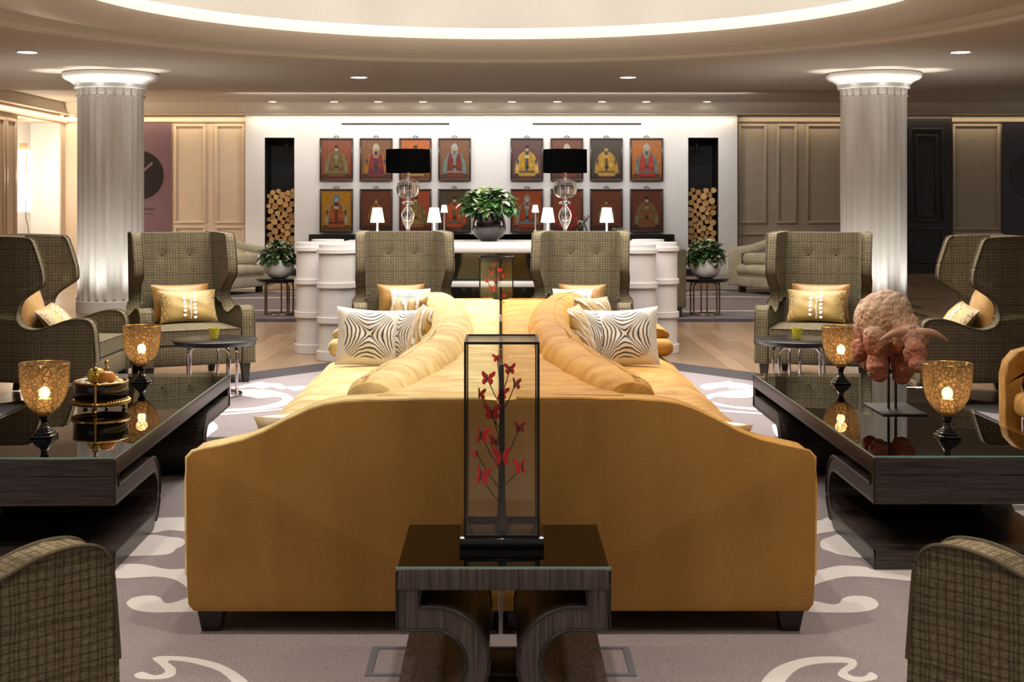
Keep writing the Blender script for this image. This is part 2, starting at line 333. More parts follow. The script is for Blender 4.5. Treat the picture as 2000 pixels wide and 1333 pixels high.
# ------------------------------------------------------------------ mesh helpers
def place(bm, start, M):
    if M is not None: bmesh.ops.transform(bm, matrix=M, verts=bm.verts[start:])
def box(bm, x0, x1, y0, y1, z0, z1, mi=0, M=None):
    vs = [bm.verts.new(p) for p in ((x0,y0,z0),(x1,y0,z0),(x1,y1,z0),(x0,y1,z0),(x0,y0,z1),(x1,y0,z1),(x1,y1,z1),(x0,y1,z1))]
    if M is not None:
        for v in vs: v.co = M @ v.co
    for f in ((3,2,1,0),(4,5,6,7),(0,1,5,4),(1,2,6,5),(2,3,7,6),(3,0,4,7)):
        bm.faces.new([vs[i] for i in f]).material_index = mi
def lathe(bm, prof, c=(0,0,0), seg=32, mi=0, cap0=True, cap1=True, a0=0, flute=None, M=None):
    rings = []
    for r, z in prof:
        ring = []
        for k in range(seg):
            a = a0+2*PI*k/seg; rr = r if flute is None else flute(r, z, a)
            p = Vector((c[0]+rr*math.cos(a), c[1]+rr*math.sin(a), c[2]+z))
            ring.append(bm.verts.new(M @ p if M is not None else p))
        rings.append(ring)
    for A, B in zip(rings, rings[1:]):
        for k in range(seg):
            j = (k+1) % seg
            bm.faces.new((A[k], A[j], B[j], B[k])).material_index = mi
    if cap0: bm.faces.new(rings[0][::-1]).material_index = mi
    if cap1: bm.faces.new(rings[-1]).material_index = mi
def prism(bm, poly, a, b, axis='y', mi=0):
    """poly of (u,v); axis y: u=x v=z, axis x: u=y v=z, axis z: u=x v=y"""
    f = {'y': lambda u, v, t: (u, t, v), 'x': lambda u, v, t: (t, u, v), 'z': lambda u, v, t: (u, v, t)}[axis]
    A = [bm.verts.new(f(u, v, a)) for u, v in poly]; B = [bm.verts.new(f(u, v, b)) for u, v in poly]
    n = len(poly); fs = []
    if n > 6:
        for t in tessellate_polygon([[Vector((u, v, 0)) for u, v in poly]]):
            for q in ([A[i] for i in t], [B[i] for i in t][::-1]):
                try: fs.append(bm.faces.new(q))
                except ValueError: pass
    else: fs = [bm.faces.new(A), bm.faces.new(B[::-1])]
    ncap = len(fs)
    for i in range(n): fs.append(bm.faces.new((A[i], B[i], B[(i+1) % n], A[(i+1) % n])))
    for x in fs: x.material_index = mi
    return fs, ncap
def tube(bm, pts, r, seg=8, mi=0, closed=False):
    pts = [Vector(p) for p in pts]; n = len(pts); rings = []; up = Vector((0.03, 0.02, 1))
    for i, p in enumerate(pts):
        if closed: t = pts[(i+1) % n]-pts[i-1]
        else: t = pts[min(i+1, n-1)]-pts[max(i-1, 0)]
        t.normalize(); s = t.cross(up)
        if s.length < .2: s = t.cross(Vector((0, 1, .05)))
        s.normalize(); q = s.cross(t).normalized(); rr = r[i] if isinstance(r, (list, tuple)) else r
        rings.append([bm.verts.new(p+(s*math.cos(2*PI*k/seg)+q*math.sin(2*PI*k/seg))*rr) for k in range(seg)])
    m = n if closed else n-1
    for i in range(m):
        A, B = rings[i], rings[(i+1) % n]
        for k in range(seg): bm.faces.new((A[k], A[(k+1) % seg], B[(k+1) % seg], B[k])).material_index = mi
    if not closed:
        bm.faces.new(rings[0][::-1]).material_index = mi; bm.faces.new(rings[-1]).material_index = mi
def ball(bm, c, r, sub=2, sc_=(1,1,1), mi=0, M=None):
    n0 = len(bm.verts); f0 = len(bm.faces)
    T = Matrix.Translation(c) @ (M if M is not None else Matrix()) @ Matrix.Diagonal((*sc_, 1))
    res = bmesh.ops.create_icosphere(bm, subdivisions=sub, radius=r, matrix=T)
    for v in res['verts']:
        for f in v.link_faces: f.material_index = mi
def smooth_path(pts, n=6, closed=False):          # Catmull-Rom
    P = [Vector(p) for p in pts]; out = []; m = len(P)
    rng = range(m) if closed else range(m-1)
    for i in rng:
        p0 = P[i-1] if (i > 0 or closed) else P[0]; p1 = P[i]; p2 = P[(i+1) % m]; p3 = P[(i+2) % m] if (closed or i+2 < m) else P[-1]
        for k in range(n):
            t = k/n
            out.append(.5*((2*p1)+(p2-p0)*t+(2*p0-5*p1+4*p2-p3)*t*t+(3*p1-p0-3*p2+p3)*t**3))
    if not closed: out.append(P[-1])
    return out
def obj(name, bm, mats, parent=None, smooth=True, bevel=0, bseg=2, sub=0, recalc=True, origin=None):
    if recalc: bmesh.ops.recalc_face_normals(bm, faces=bm.faces)
    if origin is not None: bmesh.ops.translate(bm, vec=-Vector(origin), verts=bm.verts)
    me = bpy.data.meshes.new(name); bm.to_mesh(me); bm.free()
    for m in (mats if isinstance(mats, (list, tuple)) else [mats]): me.materials.append(m)
    if smooth:
        for p in me.polygons: p.use_smooth = True
        try: me.set_sharp_from_angle(angle=math.radians(35))
        except Exception: pass
    o = bpy.data.objects.new(name, me); C.objects.link(o)
    if origin is not None: o.location = origin
    if parent is not None: o.parent = parent
    if bevel:
        b = o.modifiers.new('bevel', 'BEVEL'); b.width = bevel; b.segments = bseg; b.limit_method = 'ANGLE'; b.angle_limit = math.radians(40)
        if smooth:
            for e in me.edges: e.use_edge_sharp = False
    if sub: s = o.modifiers.new('subsurf', 'SUBSURF'); s.levels = sub; s.render_levels = sub
    return o
def thing(name, label, cat, loc=(0,0,0), rz=0, group=None):
    o = bpy.data.objects.new(name, None); C.objects.link(o); o.location = loc; o.rotation_euler = (0, 0, rz)
    o.empty_display_size = .1; return tag(o, label, cat, group)
def tag(o, label, cat, group=None):
    o['label'] = label; o['category'] = cat
    if group: o['group'] = group
    return o
def struct(name, bm, mats, **k):
    o = obj(name, bm, mats, **k)
    if not k.get('parent'): o['kind'] = 'structure'
    return o
def dup(root, loc, rz=None, label=None, group=None, rot=None):
    def cp(o, parent):
        c = o.copy(); C.objects.link(c); c.parent = parent
        for ch in o.children: cp(ch, c)
        return c
    r = cp(root, None); r.location = loc
    if rz is not None: r.rotation_euler = (0, 0, rz)
    if rot is not None: r.rotation_euler = rot
    if label: r['label'] = label
    if group: r['group'] = group
    return r
B = bmesh.new
def floor_pt(x, y, z=0.0):
    s = (y-VY)/(H-z); return ((x-VX)/s, F/s)

# ================================================================== THE SETTING
# ---- floor (wood) with two carpets
bm = B(); box(bm, -9.2, 11.5, -2.5, 27.2, -.1, 0); struct('floor', bm, wood_floor, smooth=False)

def carpet(name, outline, border, polys, label, z=.006):
    bm = B()
    prism(bm, outline, 0, z, 'z', 0)
    if border: prism(bm, border, z-.0005, z+.001, 'z', 1)
    for k, p in enumerate(polys):
        p = [(v.x, v.y) for v in smooth_path([(a, b_, 0) for a, b_ in p], 3, closed=True)]
        prism(bm, p, z, z+.002+.00005*k, 'z', 2)
    bmesh.ops.triangulate(bm, faces=[f for f in bm.faces if len(f.verts) > 4])
    o = obj(name, bm, [carpet_border, carpet_grey, carpet_white], smooth=False); return tag(o, label, 'carpet')
L_poly = [
 [(298,1291),(330,1287),(380,1291),(430,1303),(470,1325),(488,1345),(462,1345),(430,1318),(385,1303),(345,1296),(327,1298),(342,1310),(343,1322),(330,1330),(300,1333),(270,1331),(262,1324),(278,1318),(300,1325),(318,1322),(322,1315),(310,1303)],
 [(247,1185),(252,1177),(262,1172),(290,1168),(310,1171),(318,1178),(320,1182),(335,1183),(365,1173),(400,1160),(410,1195),(330,1201),(290,1201),(262,1196)],
 [(222,1112),(235,1107),(280,1107),(330,1117),(400,1119),(420,1185),(385,1168),(362,1150),(340,1137),(300,1131),(222,1134)],
 [(240,1090),(262,1077),(290,1050),(330,1053),(355,1056),(362,1063),(355,1072),(345,1076),(335,1085),(310,1089)],
 [(285,1018),(420,1016),(430,1044),(370,1043),(330,1040),(300,1045),(280,1038)],
 [(398,832),(412,826),(423,832),(425,840),(415,848),(398,858)],
 [(452,766),(500,763),(550,769),(572,779),(568,789),(545,798),(500,804),(430,807),(432,803),(500,798),(540,789),(552,782),(540,778),(505,781),(490,778),(474,776),(470,770)],
 [(425,811),(480,807),(545,801),(547,803),(480,810),(424,814)],
 [(450,760),(470,756),(508,748),(522,751),(548,752),(560,758),(590,756),(600,760),(577,766),(562,762),(545,763),(530,758),(512,762),(490,758),(470,761)]]
R_poly = [
 [(1487,1345),(1500,1322),(1530,1303),(1580,1290),(1640,1289),(1668,1294),(1674,1303),(1668,1312),(1655,1320),(1670,1328),(1690,1327),(1700,1319),(1714,1327),(1705,1335),(1665,1338),(1637,1326),(1640,1316),(1650,1308),(1655,1301),(1600,1302),(1560,1312),(1535,1335),(1530,1345)],
 [(1560,1175),(1603,1182),(1625,1186),(1640,1183),(1645,1175),(1665,1169),(1700,1172),(1716,1185),(1705,1196),(1660,1202),(1560,1198)],
 [(1580,1125),(1603,1118),(1640,1110),(1690,1112),(1710,1118),(1790,1118),(1800,1140),(1700,1132),(1650,1132),(1603,1143),(1580,1152)],
 [(1603,1062),(1622,1053),(1645,1051),(1690,1092),(1640,1088),(1622,1082),(1605,1076)],
 [(1590,1023),(1603,1021),(1618,1016),(1632,1040),(1603,1046),(1590,1048)],
 [(1367,757),(1380,752),(1412,749),(1425,746),(1432,750),(1450,751),(1475,758),(1475,761),(1430,762),(1420,759),(1405,760),(1385,764),(1375,763)],
 [(1380,775),(1420,766),(1475,763),(1475,774),(1462,780),(1430,780),(1400,778),(1385,782)],
 [(1392,788),(1430,796),(1480,800),(1495,805),(1440,801),(1398,794)],
 [(1402,803),(1490,810),(1495,813),(1404,806)],
 [(1508,835),(1514,832),(1520,842),(1520,856),(1512,848)],
 [(1960,984),(2060,984),(2060,1000),(2000,992),(1970,990)], [(1975,1002),(2060,1006),(2060,1030),(1995,1016)]]
polys = [[floor_pt(x, y) for x, y in p] for p in L_poly+R_poly]
def mirrored(p): return [(-x, y) for x, y in p]
def octo(e):
    t = 12.15-e; d = e*.64
    return [(-8.4+e, -2.3), (8.4-e, -2.3), (8.4-e, 3.4-d), (1.2-d*.3, t), (-1.2+d*.3, t), (-8.4+e, 3.4-d)]
carpet('patterned_carpet', octo(0), octo(.5), polys, 'large mauve grey carpet with ivory scrolls and dark border under the gold sofas')
far = []
for cx, cy, sx in ((-3.1, 19.6, 1), (-2.9, 17.3, -1), (3.1, 19.8, -1), (3.0, 17.2, 1), (-4.3, 18.2, 1), (4.3, 18.0, -1), (-3.7, 21.0, 1), (3.6, 20.9, -1), (0, 18.5, 1)):
    pts = [(-1.0, 0), (-.6, .25), (0, .3), (.6, .2), (1.0, -.2), (.8, -.5), (.45, -.55), (.75, -.3), (.5, 0), (0, .1), (-.5, .02)]
    far.append([(cx+sx*a*.9, cy+b*.9) for a, b in pts])
carpet('lounge_carpet', [(-5.4, 15.85), (-4.6, 15.85), (4.34, 15.85), (4.34, 18.0), (5.6, 18.0), (5.6, 21.6), (-5.6, 21.6), (-5.6, 18.0), (-4.5, 18.0), (-4.5, 15.85)][2:], [(4.2, 16.2), (4.2, 18.2), (5.4, 18.2), (5.4, 21.4), (-5.4, 21.4), (-5.4, 18.2), (-4.35, 18.2), (-4.35, 16.2)], far,
       'smaller mauve grey carpet with ivory scrolls in front of the picture wall')

# ---- ceiling slab with the round opening, a step up near the far wall
R_OUT = 4.85
bm = B(); seg = 96; zc = 3.05; X0, X1, Y0, Y1 = -9.2, 11.5, -2.5, 19.97
ring = []; rim = []
for k in range(seg):
    a = 2*PI*k/seg; cx, sy = math.cos(a), math.sin(a)
    ring.append(bm.verts.new((DC[0]+R_OUT*cx, DC[1]+R_OUT*sy, zc)))
    t = min(((X1 if cx > 0 else X0)-DC[0])/cx if abs(cx) > 1e-6 else 1e9, ((Y1 if sy > 0 else Y0)-DC[1])/sy if abs(sy) > 1e-6 else 1e9)
    rim.append(bm.verts.new((DC[0]+t*cx, DC[1]+t*sy, zc)))
for k in range(seg):
    j = (k+1) % seg; bm.faces.new((ring[k], ring[j], rim[j], rim[k]))
box(bm, X0, X1, Y0, Y0+.02, zc, 3.4)
for ex in (X0, X1):                                # fill the slab corners cut off between two rays
    for ey in (Y0, Y1):
        cv = [v for v in rim]
        near = sorted(cv, key=lambda v: (v.co-Vector((ex, ey, zc))).length)
        a_ = [v for v in near if abs(v.co.x-ex) < 1e-3][0]; b_ = [v for v in near if abs(v.co.y-ey) < 1e-3][0]
        if a_ is not b_: bm.faces.new((a_, bm.verts.new((ex, ey, zc)), b_))
box(bm, X0, X1, 19.955, 19.97, zc, 3.31)
box(bm, X0, X1, 19.97, 27.2, 3.30, 3.4)
struct('ceiling', bm, ceil_paint, smooth=False)
# mouldings of the dome ring
def ring_obj(name, prof, mat, seg=128, **k):
    bm = B(); lathe(bm, prof, (DC[0], DC[1], 0), seg, cap0=False, cap1=False); return struct(name, bm, mat, recalc=False, **k)
def arc(cx, cz, r, a0, a1, n): return [(cx+r*math.cos(math.radians(a0+(a1-a0)*i/n)), cz+r*math.sin(math.radians(a0+(a1-a0)*i/n))) for i in range(n+1)]
prof = [(4.85, 3.08), (4.85, 3.035), (4.845, 3.03), (4.74, 3.03), (4.735, 3.033), (4.72, 3.068), (4.71, 3.07), (4.61, 3.07), (4.60, 3.072)] + \
       [(4.10+.49*math.cos(math.radians(a)), 3.19+.10*math.sin(math.radians(a))*1.25) for a in range(-8, -171, -9)] + [(3.60+.02, 3.24), (3.72, 3.30), (3.9, 3.26), (4.5, 3.16), (4.55, 3.2)]
ring_obj('trim_1', prof, trim_paint)
ring_obj('trim_2', [(4.5, 3.12), (4.5, 3.5), (4.46, 3.8), (4.3, 4.0), (4.0, 4.12), (3.0, 4.2), (1.5, 4.24), (.02, 4.25)], dome_paint)

# ---- far wall: white picture wall with two log niches
s_w = 100.5; YW = F/s_w
def WX(px): return (px-VX)/s_w
def WZ(py): return H-(py-VY)/s_w
bm = B()
nz0, nz1 = .12, WZ(269)
nl, nr = (WX(517), WX(575)), (WX(1344), WX(1403))
xs = [WX(479), nl[0], nl[1], nr[0], nr[1], WX(1440)]
for a, b_ in ((0, 1), (2, 3), (4, 5)): box(bm, xs[a], xs[b_], YW, YW+.75, 0, 3.1)
for n in (nl, nr):
    box(bm, n[0], n[1], YW, YW+.75, nz1, 3.1); box(bm, n[0], n[1], YW, YW+.75, 0, nz0)
struct('wall_back', bm, white_paint, smooth=False)
for i, n in enumerate((nl, nr)):
    bm = B(); box(bm, n[0]-.01, n[1]+.01, YW+.70, YW+.74, nz0, nz1)
    box(bm, n[0]+.0, n[0]+.008, YW+.004, YW+.7, nz0, nz1); box(bm, n[1]-.008, n[1], YW+.004, YW+.7, nz0, nz1)
    box(bm, n[0], n[1], YW+.004, YW+.7, nz1-.008, nz1); struct('trim_%d' % (3+i), bm, black_mat, smooth=False)
# crown moulding above the wall and the light trims
bm = B()
cr = [(25.80, 3.30), (25.84, 3.27), (25.88, 3.22), (25.95, 3.17), (26.04, 3.13), (26.13, 3.115), (26.13, 3.095), (26.22, 3.095), (26.22, 3.30)]
prism(bm, cr, -9.2, 11.4, 'x'); struct('trim_5', bm, trim_paint)
bm = B(); box(bm, -9.2, 11.4, 26.22, 27.2, 3.10, 3.3); box(bm, -9.2, -8.32, 19.97, 26.22, 3.10, 3.30); struct('trim_6', bm, trim_paint, smooth=False)
# side parts of the far wall: panelled
YB = 26.6
bm = B(); box(bm, -9.0, WX(479)-.001, YB, YB+.4, 0, 3.1); struct('wall_left', bm, beige_panel, smooth=False)
bm = B(); box(bm, WX(1440)+.001, 11.4, YB, YB+.4, 0, 3.1); struct('wall_right', bm, taupe_panel, smooth=False)
def BXp(px): return (px-VX)*YB/F
def panel(bm, x0, x1, z0, z1, y=YB):               # a raised picture-frame moulding
    w = .05
    for a in ((x0, x1, z0, z0+w), (x0, x1, z1-w, z1), (x0, x0+w, z0+w, z1-w), (x1-w, x1, z0+w, z1-w)):
        box(bm, a[0], a[1], y-.035, y+.002, a[2], a[3])
bm = B()
for a, b_ in ((340, 402), (420, 478)):
    panel(bm, BXp(a), BXp(b_), .98, 2.93); panel(bm, BXp(a), BXp(b_), .25, .93)
box(bm, -9, WX(479), YB-.05, YB+.01, 2.97, 3.07); box(bm, BXp(336), WX(479), YB-.03, YB+.01, 0, .15)
struct('trim_7', bm, beige_panel, bevel=.008)
bm = B()
for a, b_ in ((1442, 1497), (1517, 1556), (1574, 1645), (1860, 1952)):
    panel(bm, BXp(a), BXp(b_), .98 if b_ < 1700 else .85, 2.93); panel(bm, BXp(a), BXp(b_), .22, .80)
box(bm, WX(1440)+.02, BXp(1768), YB-.05, YB+.01, 2.97, 3.07); box(bm, BXp(1858), 11.3, YB-.05, YB+.01, 2.97, 3.07)
struct('trim_8', bm, taupe_panel, bevel=.008)
bm = B(); box(bm, BXp(150), BXp(281), YB-.02, YB+.01, 0, .22); struct('baseboard_left', bm, dark_door, smooth=False)
# tinted glass doors with round emblem
def emblem_door(name, x0, x1, m, ex, label_z=True, mcol=None):
    bm = B(); box(bm, x0, x1, YB-.03, YB+.02, .02, 2.95); d = struct(name, bm, m, smooth=False)
    bm = B(); lathe(bm, [(.48, 0), (.48, .012)], seg=48, M=Matrix.Translation((ex, YB-.031, WZ(342))) @ Matrix.Rotation(PI/2, 4, 'X'))
    e = obj('emblem', bm, plain('emblem_dark', S(34, 28, 30), .3, var=.1), parent=d, smooth=False)
    bm = B(); mt = Matrix.Translation((ex, YB-.047, WZ(342))) @ Matrix.Rotation(math.radians(-42), 4, 'Y')
    box(bm, -.05, .36, 0, .006, -.022, .022, M=mt); mt2 = Matrix.Translation((ex, YB-.047, WZ(342))) @ Matrix.Rotation(math.radians(40), 4, 'Y')
    box(bm, -.26, .02, 0, .006, -.022, .022, M=mt2)
    obj('emblem_stroke', bm, plain('emblem_stroke_grey', S(122, 100, 108), .4, var=.05), parent=e, smooth=False)
    if mcol:
        bm = B()
        for k in range(9): box(bm, ex+.13+k*.055-.3, ex+.165+k*.055-.3, YB-.033, YB-.030, WZ(409)-(.028 if k % 3 else .022), WZ(409)+.028)
        for k in range(12): box(bm, ex-.2+k*.042, ex-.17+k*.042, YB-.033, YB-.030, WZ(418)-.01, WZ(418)+.01)
        obj('lettering', bm, mcol, parent=d, smooth=False)
emblem_door('door_1', BXp(200), BXp(335), purple_glass, BXp(272), mcol=plain('lettering_dark_plum', S(74, 54, 64), .4, var=.05))
emblem_door('door_2', BXp(1957), 11.2, dark_glass, BXp(2020))
bm = B(); box(bm, BXp(1766), BXp(1858), YB-.04, YB+.02, 0, 3.04)
d3 = struct('door_3', bm, dark_door, smooth=False)
bm = B(); panel(bm, BXp(1774), BXp(1842), 1.0, 2.85, YB-.04); panel(bm, BXp(1774), BXp(1842), .2, .9, YB-.04)
panel(bm, BXp(1786), BXp(1830), 1.1, 2.72, YB-.04); obj('door_moulding', bm, dark_door, parent=d3, bevel=.008)

# ---- left wall with the bright niche
XL = -8.54; NY0, NY1 = 23.98, 26.35
bm = B(); box(bm, XL-.8, XL, -2, NY0, 0, 3.1); box(bm, XL-.8, XL, NY1, 27, 0, 3.1); box(bm, XL-.8, XL-.6, NY0, NY1, 0, 3.1)
box(bm, XL-.6, XL, NY0, NY1, 2.93, 3.1)
struct('wall_side', bm, beige_panel, smooth=False)
bm = B()
for a, b_ in ((22.3, 23.3), (23.4, 23.85)):
    w = .05
    for q in ((a, b_, .3, .35), (a, b_, 2.8, 2.85), (a, a+w, .35, 2.8), (b_-w, b_, .35, 2.8)): box(bm, XL-.002, XL+.03, q[0], q[1], q[2], q[3])
box(bm, XL-.002, XL+.06, -2, 27, 2.95, 3.05); box(bm, XL-.002, XL+.025, -2, NY0, 0, .2)
struct('trim_9', bm, beige_panel, bevel=.006)
bm = B(); box(bm, XL-.6, XL-.01, NY0+.0, NY0+.03, 0, 2.93); box(bm, XL-.6, XL-.01, NY1-.03, NY1, 0, 2.93); box(bm, XL-.6, XL-.58, NY0, NY1, 0, 2.93)
struct('trim_10', bm, white_paint, smooth=False)
t = thing('standing_lamp', 'tall lit paper cylinder lamp on thin rods in the bright wall niche', 'lamp', (XL-.22, 24.9, 0))
bm = B(); lathe(bm, [(.15, 1.22), (.15, 2.36)], seg=28); obj('lamp_shade', bm, paper_lamp, t)
bm = B(); lathe(bm, [(.055, 2.36), (.07, 2.36), (.07, 2.48), (.055, 2.48)], seg=20); obj('cap', bm, plain('beige_cap', S(190, 168, 130), .5, var=.05), t)
bm = B()
for sx in (-1, 1): tube(bm, [(sx*.1, -.12, 2.36), (sx*.1, -.16, 1.1), (sx*.14, -.16, .95), (sx*.18, -.12, 0.0)], .008)
obj('rods', bm, bronze_leg, t)
light('niche_glow', 'POINT', (XL-.1, 24.9, 1.9), 190, (1, .84, .64), size=.15)

# ---- columns
def column(cx, label):
    t = thing('column', label, 'column', (cx, 17.4, 0))
    def fl(r, z, a): return r-.022*(.5+.5*math.cos(24*a))
    bm = B(); lathe(bm, [(.415, .14), (.415, 2.78)], seg=192, flute=fl); obj('shaft', bm, column_paint, t)
    bm = B(); lathe(bm, [(.43, 0), (.43, .14), (.42, .15), (.40, .15)], seg=64); obj('base', bm, column_paint, t)
    bm = B()
    pr = [(.41, 2.76), (.42, 2.80), (.42, 2.845), (.45, 2.85), (.47, 2.90), (.52, 2.94), (.57, 2.965), (.59, 2.985), (.60, 3.0), (.60, 3.03), (.58, 3.05)]
    def lobe(r, z, a): return r-(.02*abs(math.sin(4*a)) if 2.85 < z < 2.96 else 0)
    lathe(bm, pr, seg=96, flute=lobe); obj('capital', bm, column_paint, t)
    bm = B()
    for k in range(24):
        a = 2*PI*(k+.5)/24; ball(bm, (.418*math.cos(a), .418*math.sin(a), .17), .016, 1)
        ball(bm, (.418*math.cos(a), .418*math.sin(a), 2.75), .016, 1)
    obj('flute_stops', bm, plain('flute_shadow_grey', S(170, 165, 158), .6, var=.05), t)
column(-5.0, 'white fluted column on the left, beside the purple glass door')
column(4.78, 'white fluted column on the right, beside the dark door')

# ---- downlights and vents
def downlight(x, y, z, label, r=.1, grp='round ceiling downlights'):
    t = thing('downlight', label, 'ceiling light', (x, y, z), group=grp)
    bm = B(); lathe(bm, [(r*1.18, -.008), (r*1.18, 0), (r, .002), (r, -.004)], seg=24, cap0=False, cap1=False); obj('rim', bm, white_paint, t)
    bm = B(); lathe(bm, [(r, -.004), (r*.98, .0)], seg=24); obj('lens', bm, down_emit, t)
for x, y, lb in ((-5.2, 14.9, 'lit round downlight above and left of the left column'), (5.05, 14.9, 'lit round downlight above and right of the right column'),
              (-1.87, 17.9, 'lit round downlight left of centre, nearest the dome ring'), (1.68, 17.9, 'lit round downlight right of centre, nearest the dome ring'),
              (-6.8, 20.5, 'lit round downlight at the far left, behind the left column')):
    downlight(x, y, 3.049 if y < 19.9 else 3.298, lb)
nm = ['leftmost', 'second from left', 'third from left', 'fourth from left', 'fifth from left', 'fifth from right', 'fourth from right', 'third from right', 'second from right', 'rightmost']
for x, n_ in zip(SPOTX, nm):
    downlight(x, 25.6, 3.298, 'small downlight over the picture wall, %s of the row of ten' % n_, .07, 'row of small downlights over the picture wall')
for (a, b_), w_ in (((667, 878), 'left'), ((1040, 1252), 'right')):
    bm = B(); box(bm, WX(a), WX(b_), YW-.012, YW+.01, WZ(243.5), WZ(240.5))
    for k in range(40): x = WX(a)+(WX(b_)-WX(a))*(k+.5)/40; box(bm, x-.004, x+.004, YW-.016, YW-.01, WZ(243.3), WZ(240.7))
    tag(obj('air_slot', bm, black_mat, smooth=False), 'long thin black air slot above the %s group of paintings' % w_, 'vent')

# ---- floor access panel by the side table
bm = B()
for a in ((-.4, .4, 3.98, 4.0), (-.4, .4, 4.22, 4.24), (-.4, -.38, 4.0, 4.22), (.38, .4, 4.0, 4.22)): box(bm, *a, .007, .0105)
tag(obj('floor_hatch', bm, plain('hatch_metal', S(110, 112, 116), .5, metal=.3, var=.05), smooth=False), 'thin metal frame of a floor hatch in the carpet below the side table', 'hatch')

